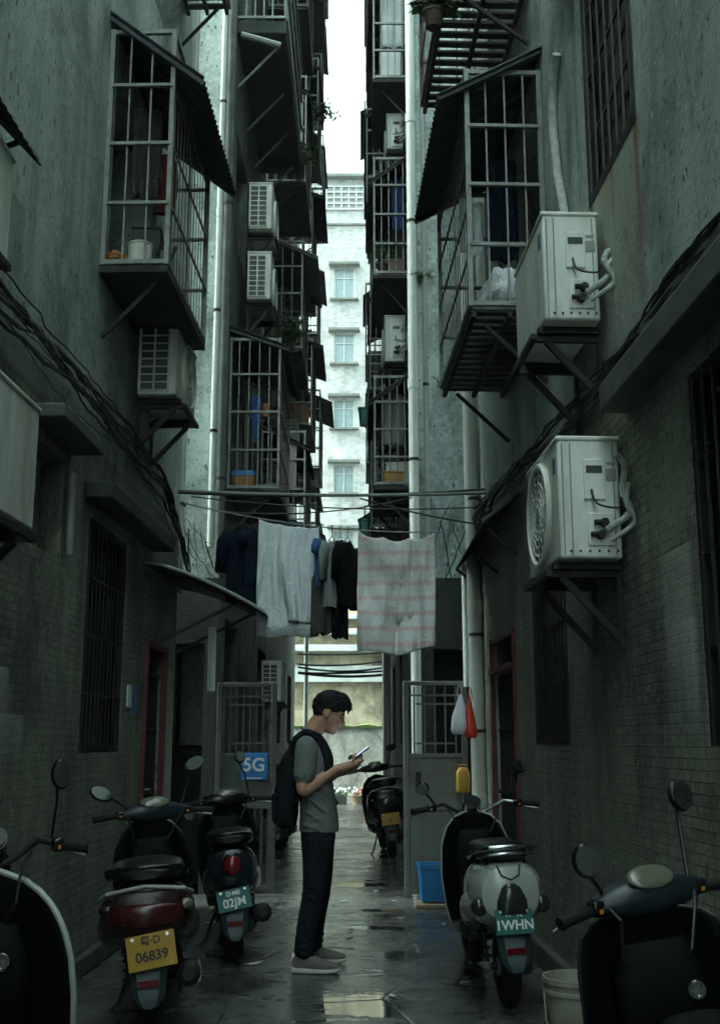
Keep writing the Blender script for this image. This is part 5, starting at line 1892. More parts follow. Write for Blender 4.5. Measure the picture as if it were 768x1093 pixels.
scooter((-1.07, 3.25, 0), 9, -2, 12, dict(dash_m='sc_black', body='sc_white', side='sc_white', light='round', plate='plate_y', plate_ink='cable', text='1', text2='', shield_m='sc_inner', trim='sc_trim', trim_r=0.010, apron='sc_black',
        tail_w=0.19, tail_z=0.60, dash='round', bar_m='black_steel', mirror_r=(0.02, 0.0, 0.19), mirror_l=(-0.02, 0, 0.16), mirror_size=(0.05, 0.05), bar_z=1.07, key=(0.06, 0.76), bw=0.66,
        shield=[(0.25, 0.23), (0.42, 0.265), (0.64, 0.272), (0.76, 0.262), (0.84, 0.24), (0.90, 0.208), (0.94, 0.175), (0.975, 0.13), (1.0, 0.08), (1.015, 0.03)]),
        'black and white scooter with a pale rimmed leg shield at the left edge')
scooter((0.97, 3.05, 0), -2, -9, 20, dict(body='sc_navy', side='sc_navy', light='wide', plate='plate_y', plate_ink='cable', text='8', text2='', shield_m='sc_inner', trim='sc_blue', trim_r=0.005,
        tail_w=0.2, tail_z=0.56, dash='oval', bar_m='sc_blue', mirror_l=(-0.05, -0.05, 0.10), mirror_r=(0.03, 0.02, 0.22), mirror_size=(0.046, 0.05), bar_z=0.97, key=(0.09, 0.72), bw=0.88,
        shield=[(0.25, 0.20), (0.40, 0.225), (0.60, 0.235), (0.80, 0.225), (0.90, 0.20), (0.93, 0.15), (0.95, 0.05)]),
        'black scooter with a slate blue handlebar at the right edge')
scooter((0.36, 14.7, 0), 4, -7, 0, dict(body='sc_black', side='sc_black', light='wide', tail_m='tail_dark', plate='plate_y', plate_ink='cable', text='1', text2='', tail_w=0.23, tail_h=0.2, tail_z=0.68, plate_z=0.5,
        dash='oval', bar_m='sc_black', mirror_l=(-0.08, 0, 0.12), mirror_r=(0.05, 0, 0.2), bar_z=1.06),
        'black scooter with an orange plate half behind the right gate')
scooter((-1.05, 15.6, 0), 0, -3, 0, dict(body='sc_black', side='sc_black', light='round', tail_m='tail_dark', plate='plate_g', text='1', text2='', dash='oval', bar_m='sc_black'),
        'dark scooter half hidden behind the left gate and backpack')


# ------------------------------------------------------------------ laundry
def line_pt(f):
    """the clothes line: left drainpipe to the right pipe, sagging"""
    a, b = at(197, 537, 9.35), at(474, 568, 9.35)
    p = a.lerp(b, f)
    p.z -= 0.075 * 4 * f * (1 - f)
    return p


mb = MB()
mb.tube([line_pt(i / 30) for i in range(31)], 0.006, 6)
tag(mb.build('clothes_line', M['cable_grey'], None), 'pale sagging clothes line strung across the alley', 'clothes line')


def line_at(px):
    lo, hi = 0.0, 1.0
    x = at(px, 575, 9.35).x
    for _ in range(40):
        m = (lo + hi) / 2
        if line_pt(m).x < x:
            lo = m
        else:
            hi = m
    return line_pt(lo)


def sheet_cloth(name, pxa, pxb, bots, mat_, label, folds, seed, uvs=True, back=0.10, lean=0.0):
    """a cloth hung over the line: front panel down to z bots (left,right), over the line, short back panel"""
    a, b = line_at(pxa), line_at(pxb)
    t0 = V((a.x + b.x) / 2, 9.35, min(bots))
    n, m = 60, 60
    mb = MB()
    W = (b - a).length
    grid = []
    for i in range(m + 1):
        row = []
        for k in range(n + 1):
            u = k / n
            top = a.lerp(b, u)
            top.z -= (0.045 * 4 * u * (1 - u) + 0.020 * abs(math.sin(u * 9.4))) * (0.5 + lean)
            zb = bots[0] + (bots[1] - bots[0]) * u + 0.007 * math.sin(u * 11 + seed) + 0.014 * noise.noise(Vector((u * 3, seed, 2)))
            if i <= 8:                                   # back panel, hanging behind
                f = 1 - i / 8
                zz = top.z - (top.z - (zb + back)) * f
                y = 0.035 + 0.02 * math.sin(u * folds * 5 + seed) * f
            else:
                f = (i - 8) / (m - 8)
                zz = top.z + 0.008 - (top.z - zb) * f
                amp = 0.012 + 0.060 * f
                swag = noise.noise(Vector((u * 2.2, f * 1.4, seed)))
                ph_ = 3.0 * swag + seed + f * 1.3
                y = -0.012 - amp * (math.sin(u * folds * 6.28 + ph_) * 0.55 + 0.35 * math.sin(u * folds * 14.3 + seed * 2 - f * 2 + 4 * swag) + 0.18 * math.sin(u * folds * 33 + 5 * swag + f * 3)) - 0.10 * f * swag - 0.03 * math.sin(math.pi * u) * math.sin(f * 7 + 3 * abs(u - 0.5) * 2) * lean
                if lean > 0.5:
                    q_ = (2 * u - 1) ** 2
                    y -= 0.012 * (1 - q_) * min(1, f * 3) * math.sin(15 * (f + 0.45 * q_) + 2.2 * swag) + 0.012 * math.sin(9 * u + 16 * f * (u - 0.5))
                    zz -= 0.03 * f * (1 - q_)
                zz += 0.02 * f * math.sin(u * 9 + seed) * 0.4 - 0.05 * f * 4 * u * (1 - u) * 0.3
            x = top.x + (u - 0.5) * 0.02 * f
            row.append((Vector((x, 9.35 + y, zz)), (u * W, zz)))
        grid.append(row)
    vs = [[mb.v(p) for p, _ in r] for r in grid]
    mb.uv = mb.bm.loops.layers.uv.new('UVMap')
    for i in range(m):
        for k in range(n):
            f = mb.bm.faces.new((vs[i][k], vs[i][k + 1], vs[i + 1][k + 1], vs[i + 1][k]))
            for l, q in zip(f.loops, ((i, k), (i, k + 1), (i + 1, k + 1), (i + 1, k))):
                l[mb.uv].uv = grid[q[0]][q[1]][1]
    o = mb.build(name, mat_, None, angle=180, solid=0.0025)
    return tag(o, label, 'laundry')


zc = lambda px, py: at(px, py, 9.35).z
o = sheet_cloth('bed_sheet', 276, 340, (zc(280, 664), zc(338, 664)), M['cl_white'], 'white cotton sheet hanging double on the clothes line', 1.5, 2.0, back=-0.12)
o = sheet_cloth('striped_towel', 382, 463, (zc(382, 695), zc(466, 692)), M['cl_towel'], 'pale bath sheet with pink stripes at the right of the clothes line', 1.3, 5.5, back=0.25, lean=0.8)


def garment(name, px, width, top_drop, length, mat_, label, kind, yaw, seed=0, lower=None):
    """a garment on a hanger: outline panels with folds, front and back, hung from the line"""
    p = line_at(px)
    t = thing(name, label, 'laundry', p, (0, 0, R_(yaw)))
    w = width / 2
    if kind == 'shirt':
        prof = [(0.0, 0.30), (0.04, 0.62), (0.10, 0.98), (0.22, 1.0), (0.5, 0.92), (1.0, 0.95)]
    else:
        prof = [(0.0, 0.8), (0.1, 0.9), (1.0, 0.95)]
    n, m = 22, 26
    mb = MB()
    rs = []
    for i in range(m + 1):
        f = i / m
        hw = w * interp(prof, f)
        ring = []
        for sgn in (-1, 1):
            for k in range(n + 1):
                u = (k / n * 2 - 1) * (1 if sgn < 0 else -1)
                d = 0.055 * (1 - abs(u) ** 2.2) * (0.4 + 0.6 * min(1, f * 4)) + 0.014 * f * math.sin(u * 7 + seed + sgn) + 0.01 * noise.noise(Vector((u * 3, f * 4, seed)))
                z = -top_drop - length * f - (0.03 * abs(u) if f < 0.1 else 0) + 0.012 * math.sin(u * 5 + seed) * f
                ring.append((u * hw, sgn * max(0.006, d), z))
        rs.append(ring)
    mb.rings(rs, cap=False)
    mb.build('cloth', mat_, t, angle=180)
    if kind == 'shirt':
        for sx in (-1, 1):
            mb = MB()
            mb.tube([V(sx * w * 0.82, 0, -top_drop - length * 0.11), V(sx * w * 1.12, 0.0, -top_drop - length * 0.24), V(sx * w * 1.22, 0.01, -top_drop - length * (0.62 if lower == 'long' else 0.36))],
                    [0.06, 0.065, 0.055], 12)
            for v in mb.bm.verts:
                v.co.y *= 0.55
            mb.build('sleeve', mat_, t, angle=180)
    mb = MB()
    mb.tube([V(0.02, 0, 0.012), V(0.012, 0, 0.022), V(-0.004, 0, 0.024), V(-0.013, 0, 0.01), V(-0.004, 0, -0.012), V(0, 0, -0.03), V(0, 0, -top_drop + 0.03)], 0.0035, 6)
    mb.tube([V(-w * 0.8, 0, -top_drop - 0.05), V(0, 0, -top_drop + 0.03), V(w * 0.8, 0, -top_drop - 0.05), V(-w * 0.8, 0, -top_drop - 0.05)], 0.004, 6)
    mb.build('hanger', M['black_steel'], t)
    return t


garment('jacket', 261, 0.32, 0.09, 0.66, M['cl_navy'], 'dark navy jacket at the left end of the clothes line', 'shirt', 16, 1, lower='long')
garment('jersey', 268, 0.20, 0.09, 0.50, M['cl_navy'], 'navy jersey tucked behind the white sheet', 'shirt', 60, 4)
garment('shirt', 343, 0.20, 0.10, 0.42, M['cl_blue'], 'bright blue shirt beside the white sheet', 'shirt', 68, 2)
garment('trousers', 343.5, 0.20, 0.40, 0.52, M['cl_taupe'], 'taupe trousers hanging below the blue shirt', 'trousers', 20, 3)
garment('shirt', 354.5, 0.30, 0.10, 0.60, M['cl_grey'], 'light grey shirt turned edge on beside the black trousers', 'shirt', 66, 5, lower='long')
garment('trousers', 363, 0.16, 0.10, 0.84, M['cl_black'], 'long black trousers between the grey shirt and black jacket', 'trousers', 25, 6)
garment('jacket', 371, 0.34, 0.10, 0.58, M['cl_black'], 'black jacket hanging left of the striped towel', 'shirt', 62, 7, lower='long')


# ------------------------------------------------------------------ the man with the phone
MANX, MANY = at(336, 1035, 7.42).x, 7.42
man = thing('person', 'man in a grey T-shirt with dark trousers looking down at his phone', 'person', (MANX, MANY, 0))
PS = 0.0059         # metres per photo pixel at the man's depth


def limb(mb, pts, radii, n=16, flat=1.0):
    """smooth tapered limb through joints"""
    P = [Vector(p) for p in pts]
    out, rr = [], []
    for i in range(len(P) - 1):
        p0, p1, p2, p3 = P[max(i - 1, 0)], P[i], P[i + 1], P[min(i + 2, len(P) - 1)]
        for k in range(5):
            u = k / 5
            out.append(0.5 * ((2 * p1) + (p2 - p0) * u + (2 * p0 - 5 * p1 + 4 * p2 - p3) * u * u + (3 * p1 - p0 - 3 * p2 + p3) * u ** 3))
            rr.append(radii[i] + (radii[i + 1] - radii[i]) * u)
    out.append(P[-1])
    rr.append(radii[-1])
    mb.tube(out, rr, n)
    mb.ball(out[0], rr[0] * 0.98)
    mb.ball(out[-1], rr[-1] * 0.98)


def torso(mb, secs, n=30):
    """(z, cx, rx, ry, exponent)"""
    mb.loft([(z, c, 0, rx, ry, e) for z, c, rx, ry, e in secs], 'z', n)


HEAD = Matrix.Translation((0.052, 0, 1.530)) @ Matrix.Rotation(R_(24), 4, 'Y')      # chin-to-neck pivot, tipped forward


def hd(x, y, z):
    return HEAD @ Vector((x, y, z))


mb = MB()
# head
mb.M = HEAD
mb.ball((-0.005, 0, 0.115), (0.100, 0.077, 0.098), n=28, m=18)           # skull
mb.ball((0.03, 0, 0.05), (0.066, 0.066, 0.085), n=24, m=14)               # face
mb.ball((0.045, 0, -0.008), (0.046, 0.048, 0.045), n=20, m=12)            # jaw
mb.ball((0.072, 0, -0.028), (0.022, 0.026, 0.020), n=14, m=10)            # chin
mb.ball((0.060, 0, 0.098), (0.038, 0.062, 0.03), n=18, m=10)              # brow
limb(mb, [(0.091, 0, 0.085), (0.104, 0, 0.062), (0.116, 0, 0.043)], [0.009, 0.012, 0.014], 10)   # nose
mb.ball((0.105, 0.012, 0.040), (0.012, 0.010, 0.009))
mb.ball((0.105, -0.012, 0.040), (0.012, 0.010, 0.009))
mb.ball((0.091, 0, 0.014), (0.014, 0.024, 0.008))                         # lips
mb.ball((0.088, 0, 0.002), (0.014, 0.021, 0.008))
for sy in (-1, 1):
    mb.ball((0.072, sy * 0.036, 0.052), (0.022, 0.022, 0.022))            # cheek
    mb.ball((-0.012, sy * 0.078, 0.062), (0.020, 0.010, 0.033), Euler((0, R_(-12), R_(18) * sy)))   # ear
    mb.torus((-0.014, sy * 0.083, 0.066), 0.021, 0.006, (0.15, sy, 0), 18, 7)
mb.M = Matrix()
# neck
limb(mb, [(-0.055, 0, 1.40), (-0.028, 0, 1.475), hd(-0.025, 0, 0.03), hd(-0.02, 0, 0.07)], [0.074, 0.065, 0.061, 0.058])
# trunk under the shirt
torso(mb, [(0.82, 0.01, 0.09, 0.14, 2.2), (0.95, 0.005, 0.10, 0.145, 2.2), (1.1, -0.005, 0.095, 0.14, 2.2), (1.28, -0.03, 0.10, 0.16, 2.2), (1.37, -0.045, 0.085, 0.165, 2.2), (1.43, -0.055, 0.06, 0.10, 2.2), (1.46, -0.05, 0.045, 0.06, 2)])
SHR, ELR, WRR = V(-0.060, -0.175, 1.375), V(-0.075, -0.225, 1.115), V(0.125, -0.105, 1.235)
SHL, ELL, WRL = V(-0.060, 0.175, 1.375), V(-0.045, 0.235, 1.115), V(0.130, 0.085, 1.205)
limb(mb, [SHR, SHR.lerp(ELR, 0.5), ELR, ELR.lerp(WRR, 0.35) + V(0, -0.004, -0.006), WRR], [0.056, 0.048, 0.042, 0.043, 0.027])
limb(mb, [SHL, SHL.lerp(ELL, 0.5), ELL, ELL.lerp(WRL, 0.35) + V(0, 0.004, -0.006), WRL], [0.056, 0.048, 0.042, 0.043, 0.027])
# hands: palm plus five bent fingers each, closed on the phone
PH = Matrix.Translation((0.282, -0.035, 1.330)) @ Matrix.Rotation(R_(-37), 4, 'Y')      # phone: local x = its long axis, z = screen side


def ph(x, y, z):
    return PH @ Vector((x, y, z))


def finger(mb, pts, r0=0.0095, r1=0.0070):
    n = len(pts)
    limb(mb, pts, [r0 + (r1 - r0) * i / (n - 1) for i in range(n)], 9)


# right hand cradles the near (right) edge: palm beneath, fingers round the far edge, thumb over the near edge
palm_c = ph(-0.060, -0.022, -0.026)
limb(mb, [WRR, WRR.lerp(palm_c, 0.55) + V(0, -0.002, -0.004), palm_c], [0.027, 0.030, 0.026])
mb.ball(ph(-0.050, -0.012, -0.026), (0.042, 0.038, 0.017), (PH.to_3x3()).to_euler(), 16, 10)
for i, (fx, ln) in enumerate(((0.002, 0.9), (-0.020, 1.0), (-0.042, 0.95), (-0.062, 0.8))):
    finger(mb, [ph(fx - 0.012, -0.020, -0.024), ph(fx, 0.012, -0.022), ph(fx + 0.002, 0.036 * ln + 0.004, -0.016), ph(fx, 0.046, 0.000 + 0.004 * ln)])
finger(mb, [ph(-0.080, -0.034, -0.020), ph(-0.060, -0.050, -0.004), ph(-0.036, -0.046, 0.012), ph(-0.016, -0.034, 0.0145)], 0.012, 0.0085)
# left hand supports from the other side, lower
palm_l = ph(-0.085, 0.036, -0.048)
limb(mb, [WRL, WRL.lerp(palm_l, 0.55), palm_l], [0.027, 0.029, 0.025])
mb.ball(ph(-0.070, 0.030, -0.048), (0.040, 0.034, 0.016), (PH.to_3x3()).to_euler(), 16, 10)
for i, (fx, ln) in enumerate(((-0.010, 0.9), (-0.032, 1.0), (-0.053, 0.95), (-0.073, 0.8))):
    finger(mb, [ph(fx - 0.030, 0.022, -0.046), ph(fx - 0.008, -0.006, -0.046), ph(fx + 0.004, -0.032 * ln, -0.044), ph(fx + 0.006, -0.047 * ln, -0.036)])
finger(mb, [ph(-0.088, 0.052, -0.040), ph(-0.060, 0.058, -0.022), ph(-0.036, 0.052, -0.004), ph(-0.020, 0.046, 0.006)], 0.012, 0.0085)
# legs inside the trousers, down to the ankles
HPR, KNR, ANR = V(0.0, -0.085, 0.86), V(-0.005, -0.10, 0.475), V(-0.068, -0.10, 0.09)
HPL, KNL, ANL = V(0.0, 0.085, 0.86), V(0.02, 0.12, 0.475), V(-0.022, 0.19, 0.09)
for (h, k, a) in ((HPR, KNR, ANR), (HPL, KNL, ANL)):
    limb(mb, [h, h.lerp(k, 0.5), k, k.lerp(a, 0.4) + V(-0.012, 0, 0), a], [0.08, 0.068, 0.052, 0.05, 0.036])
mb.build('body', M['skin'], man, remesh=0.0045, smooth=3)

# hair
mb = MB()
mb.M = HEAD
mb.ball((-0.012, 0, 0.130), (0.108, 0.086, 0.094), n=28, m=16)
mb.ball((-0.052, 0, 0.085), (0.062, 0.076, 0.085), n=22, m=14)
mb.ball((0.055, 0, 0.175), (0.055, 0.066, 0.036), Euler((0, R_(20), 0)), n=18, m=10)
rnd = random.Random(5)
for i in range(150):
    a = rnd.uniform(-1.2, 1.2)
    e_ = rnd.uniform(0.15, 1.25)
    p = V(-0.012 + 0.106 * math.cos(a) * math.cos(e_), 0.084 * math.sin(a) * math.cos(e_), 0.130 + 0.092 * math.sin(e_))
    d = V(0.030 + rnd.uniform(-0.004, 0.014), rnd.uniform(-0.012, 0.012), rnd.uniform(-0.022, 0.010))
    limb(mb, [p, p + d * 0.5 + V(0, 0, 0.006), p + d], [0.009, 0.007, 0.003], 6)
for i in range(26):                                     # fringe falling past the forehead
    y = -0.06 + 0.12 * i / 25
    p = V(0.070 - 0.25 * y * y * 10 * 0.1, y, 0.178)
    limb(mb, [p, p + V(0.034, 0, -0.012), p + V(0.044, 0.002 * (i % 3 - 1), -0.045 - 0.012 * (i % 4) * 0.5)], [0.012, 0.009, 0.004], 6)
for i in range(90):
    a = rnd.uniform(1.5, 4.78)
    e_ = rnd.uniform(-0.5, 0.9)
    p = V(-0.020 + 0.104 * math.cos(a) * math.cos(e_), 0.082 * math.sin(a) * math.cos(e_), 0.118 + 0.09 * math.sin(e_))
    limb(mb, [p, p + V(-0.004, 0, -0.012), p + V(0.0, 0, -0.026)], [0.008, 0.007, 0.003], 6)
mb.M = Matrix()
mb.build('hair', M['hair'], man, remesh=0.004, smooth=1)
mb = MB(); mb.M = HEAD
rnd = random.Random(15)
for i in range(420):
    a = rnd.uniform(-3.14, 3.14)
    e_ = rnd.uniform(-0.2 if abs(a) > 1.6 else 0.25, 1.4)
    p = V(-0.012 + 0.107 * math.cos(a) * math.cos(e_), 0.085 * math.sin(a) * math.cos(e_), 0.130 + 0.093 * math.sin(e_))
    if a > 1.9 or a < -1.9:
        p.z -= 0.02
    nrm = V(math.cos(a) * math.cos(e_), math.sin(a) * math.cos(e_), math.sin(e_))
    d = nrm * rnd.uniform(0.004, 0.014) + V(rnd.uniform(0.0, 0.03), rnd.uniform(-0.012, 0.012), rnd.uniform(-0.03, 0.004))
    q = p + d * 0.5 + nrm * 0.004
    mb.tube([p, q, p + d], [0.0022, 0.0018, 0.0006], 4, cap=False)
mb.build('hair_strands', M['hair'], man)
for sy in (-1, 1):
    mb = MB(); mb.M = HEAD
    mb.ball((0.0835, sy * 0.030, 0.076), (0.010, 0.013, 0.006))
    mb.build('eye', M['hair'], man)
    mb = MB(); mb.M = HEAD
    limb(mb, [(0.093, sy * 0.012, 0.096), (0.096, sy * 0.030, 0.102), (0.080, sy * 0.052, 0.096)], [0.004, 0.0045, 0.003], 6)
    mb.build('eyebrow', M['hair'], man)
gl = MB(); gl.M = HEAD
for sy in (-1, 1):
    gl.torus((0.104, sy * 0.031, 0.074), 0.021, 0.0012, 'x', 22, 5)
    gl.tube([V(0.104, sy * 0.054, 0.078), V(0.06, sy * 0.072, 0.078), V(-0.01, sy * 0.083, 0.076)], 0.0013, 5)
gl.tube([V(0.105, -0.008, 0.078), V(0.109, 0, 0.081), V(0.105, 0.008, 0.078)], 0.0013, 5)
gl.build('glasses', M['black_steel'], man)

# T-shirt
mb = MB()
torso(mb, [(0.845, 0.020, 0.128, 0.172, 2.4), (0.87, 0.020, 0.128, 0.172, 2.4), (0.95, 0.018, 0.124, 0.168, 2.4), (1.05, 0.008, 0.118, 0.162, 2.4), (1.18, -0.014, 0.116, 0.172, 2.3), (1.28, -0.032, 0.116, 0.185, 2.3), (1.35, -0.045, 0.108, 0.192, 2.3),
           (1.40, -0.055, 0.092, 0.175, 2.2), (1.435, -0.058, 0.075, 0.125, 2.1), (1.465, -0.045, 0.068, 0.082, 2.0), (1.482, -0.038, 0.064, 0.070, 2.0)], 40)
for (s_, e_) in ((SHR, ELR), (SHL, ELL)):
    end = s_.lerp(e_, 0.66)
    limb(mb, [s_ + V(0, 0, 0.005), s_.lerp(e_, 0.3), end], [0.070, 0.072, 0.073], 18)
# folds: soft ridges across belly and flank
for (a, b, c, r) in (((0.10, -0.12, 1.10), (0.135, -0.02, 1.02), (0.11, 0.1, 1.06), 0.014), ((-0.05, -0.165, 1.06), (0.05, -0.165, 0.99), (0.125, -0.09, 0.94), 0.014), ((-0.07, -0.155, 0.98), (0.03, -0.168, 0.925), (0.12, -0.11, 0.89), 0.013),
                     ((-0.02, -0.18, 1.20), (0.04, -0.165, 1.12), (0.09, -0.13, 1.08), 0.013), ((-0.09, -0.14, 0.90), (0.0, -0.17, 0.875), (0.1, -0.13, 0.86), 0.012)):
    limb(mb, [a, b, c], [r * 0.5, r, r * 0.4], 8)
mb.build('t_shirt', M['tee'], man, remesh=0.006, smooth=4)
mb = MB()
mb.torus((-0.036, 0, 1.478), 0.066, 0.010, (0.35, 0, 1), 30, 8, 1.06)
mb.build('collar', M['tee'], man)

# trousers
mb = MB()
torso(mb, [(0.70, 0.012, 0.10, 0.155, 2.3), (0.80, 0.014, 0.112, 0.162, 2.3), (0.88, 0.014, 0.112, 0.160, 2.3), (0.92, 0.012, 0.108, 0.155, 2.3)], 34)
for (h, k, a, sg) in ((HPR, KNR, ANR, -1), (HPL, KNL, ANL, 1)):
    limb(mb, [h + V(0.012, 0, -0.06), h.lerp(k, 0.5) + V(0.012, 0, 0), k + V(0.0, 0, 0), k.lerp(a, 0.5) + V(-0.008, 0, 0), a + V(0.0, 0, 0.035)], [0.106, 0.092, 0.075, 0.068, 0.060], 20)
    for q in range(5):                                  # creases behind the knee and above the shoe
        z = (0.52, 0.455, 0.20, 0.155, 0.12)[q]
        c = k.lerp(a, (0.475 - z) / 0.385) if z < 0.475 else h.lerp(k, (0.86 - z) / 0.385)
        r = 0.073 if q < 2 else 0.062
        limb(mb, [c + V(-r, sg * 0.01, 0.012), c + V(-0.01, sg * r, 0), c + V(r, sg * 0.01, -0.014)], [0.006, 0.015, 0.006], 8)
mb.build('trousers', M['trousers'], man, remesh=0.006, smooth=3)

# shoes
def shoe(heel, y, yaw, label=None):
    Mx = Matrix.Translation((heel, y, 0)) @ Matrix.Rotation(R_(yaw), 4, 'Z')
    mb = MB(); mb.M = Mx
    mb.loft([(0.0, 0, 0.055, 0.022, 0.032, 2.3), (0.015, 0, 0.062, 0.034, 0.045, 2.5), (0.06, 0, 0.070, 0.038, 0.052, 2.5), (0.11, 0, 0.066, 0.037, 0.048, 2.5), (0.16, 0, 0.054, 0.042, 0.036, 2.5), (0.22, 0, 0.045, 0.047, 0.027, 2.5), (0.262, 0, 0.040, 0.040, 0.020, 2.4), (0.288, 0, 0.038, 0.022, 0.012, 2.2)], 'x', 24)
    mb.tube([V(0.055, 0, 0.085), V(0.060, 0, 0.115)], [0.042, 0.040], 18)
    o = mb.build('shoe', M['shoe'], man, remesh=0.004, smooth=2)
    mb = MB(); mb.M = Mx
    mb.loft([(-0.012, 0, 0.024, 0.020, 0.016, 3), (0.0, 0, 0.021, 0.034, 0.021, 3.5), (0.06, 0, 0.018, 0.041, 0.0175, 4), (0.12, 0, 0.016, 0.040, 0.0155, 4), (0.2, 0, 0.016, 0.051, 0.0155, 4), (0.26, 0, 0.019, 0.045, 0.0145, 3.5), (0.292, 0, 0.025, 0.024, 0.010, 3)], 'x', 24)
    mb.build('sole', M['sole'], o)
    mb = MB(); mb.M = Mx
    for q in range(4):
        x = 0.115 + 0.024 * q
        z = 0.110 - 0.011 * q
        mb.tube([V(x, -0.025, z - 0.014), V(x + 0.004, 0, z), V(x, 0.025, z - 0.014)], 0.0035, 6)
    mb.build('lace', M['sole'], o)
    return o


shoe(-0.135, -0.10, -3)
shoe(-0.095, 0.19, 6)

# backpack (worn, but it can be taken off: a thing of its own)
bp = thing('backpack', 'black backpack worn by the man with the phone', 'backpack', (MANX, MANY, 0))
mb = MB()
mb.loft([(0.865, -0.185, 0, 0.045, 0.125, 3), (0.88, -0.192, 0, 0.068, 0.15, 3.2), (1.0, -0.195, 0, 0.080, 0.158, 3.2), (1.15, -0.192, 0, 0.074, 0.155, 3.2), (1.27, -0.182, 0, 0.058, 0.145, 3), (1.34, -0.168, 0, 0.042, 0.12, 2.8), (1.37, -0.162, 0, 0.022, 0.08, 2.5)], 'z', 34)
mb.build('pack', M['backpack'], bp, sub=1)
mb = MB()
mb.loft([(0.89, -0.252, 0, 0.014, 0.10, 3), (0.92, -0.258, 0, 0.024, 0.125, 3.2), (1.05, -0.260, 0, 0.026, 0.125, 3.2), (1.12, -0.252, 0, 0.016, 0.11, 3)], 'z', 26)
pk = mb.build('front_pocket', M['backpack'], bp)
mb = MB()
mb.tube([V(-0.270, -0.11, 1.09), V(-0.280, 0, 1.10), V(-0.270, 0.11, 1.09)], 0.005, 6)
mb.build('zip', M['alloy'], pk)
mb = MB()
mb.tube([V(-0.17, -0.03, 1.36), V(-0.175, -0.02, 1.41), V(-0.175, 0.02, 1.41), V(-0.17, 0.03, 1.36)], 0.009, 8)
mb.build('grab_loop', M['backpack'], bp)
for sy in (-1, 1):
    y = 0.115 * sy
    pts = [V(-0.165, y * 0.8, 1.345), V(-0.13, y * 0.95, 1.43), V(-0.06, y, 1.468), V(0.012, y * 1.02, 1.435), V(0.066, y * 1.1, 1.34), V(0.078, y * 1.22, 1.26), V(0.035, y * 1.42, 1.17), V(-0.06, y * 1.52, 1.09), V(-0.15, y * 1.3, 1.03)]
    mb = MB()
    P = []
    for i in range(len(pts) - 1):
        p0, p1, p2, p3 = pts[max(i - 1, 0)], pts[i], pts[i + 1], pts[min(i + 2, len(pts) - 1)]
        for k in range(6):
            u = k / 6
            P.append(0.5 * ((2 * p1) + (p2 - p0) * u + (2 * p0 - 5 * p1 + 4 * p2 - p3) * u * u + (3 * p1 - p0 - 3 * p2 + p3) * u ** 3))
    P.append(pts[-1])
    rs = []
    c0 = V(-0.03, 0, 1.2)
    for i, p in enumerate(P):
        tan = (P[min(i + 1, len(P) - 1)] - P[max(i - 1, 0)]).normalized()
        out = (p - V(-0.03, 0, 1.22)); out = (out - tan * out.dot(tan)).normalized()
        w = tan.cross(out)
        hw = 0.030 if i < len(P) * 0.62 else 0.014
        rs.append([p + w * hw + out * 0.010, p - w * hw + out * 0.010, p - w * hw - out * 0.008, p + w * hw - out * 0.008])
    mb.rings(rs)
    mb.build('shoulder_strap', M['backpack'], bp)
tp = thing('mobile_phone', "phone with a lit screen held in the man's hands", 'phone', (MANX, MANY, 0))
mb = MB(); mb.M = PH
mb.box((0, 0, 0), (0.158, 0.076, 0.010))
mb.build('case', M['phone'], tp, bevel=0.004)
mb = MB(); mb.M = PH
mb.box((0, 0, 0.0056), (0.150, 0.069, 0.0012))
mb.build('screen', M['screen'], tp)
mb = MB(); mb.M = PH
mb.box((0.055, 0.015, -0.0065), (0.03, 0.03, 0.004))
mb.build('camera_bump', M['screen_off'], tp, bevel=0.002)


# ------------------------------------------------------------------ small things
def crumple(mb, c, r, seed, n=28, m=18, amp=0.25, flat=None):
    c = Vector(c)
    r = Vector(r)
    rs = []
    for i in range(m + 1):
        th = -math.pi / 2 + math.pi * (0.03 + 0.94 * i / m)
        ring = []
        for k in range(n):
            d = Vector((math.cos(th) * math.cos(2 * math.pi * k / n), math.cos(th) * math.sin(2 * math.pi * k / n), math.sin(th)))
            f = 1 + amp * noise.noise(d * 2.2 + Vector((seed, 0, 0))) + amp * 0.6 * abs(noise.noise(d * 5 + Vector((0, seed, 0))))
            p = Vector((d.x * r.x, d.y * r.y, d.z * r.z)) * f
            if flat is not None:
                p.z = max(p.z, flat)
            ring.append(c + p)
        rs.append(ring)
    mb.rings(rs)
    return mb


mb = MB()
crumple(mb, (0, 0, 0), (0.17, 0.36, 0.20), 3.3, flat=-0.15)
o = mb.build('sack', M['cl_white'], None, angle=180)
o.location = (xr(7.1) - 0.24, 7.2, 4.12 + 0.10 + 0.15)
o.rotation_euler = (0, 0, ANG_R)
tag(o, 'bulging white sack inside the right balcony cage', 'sack')


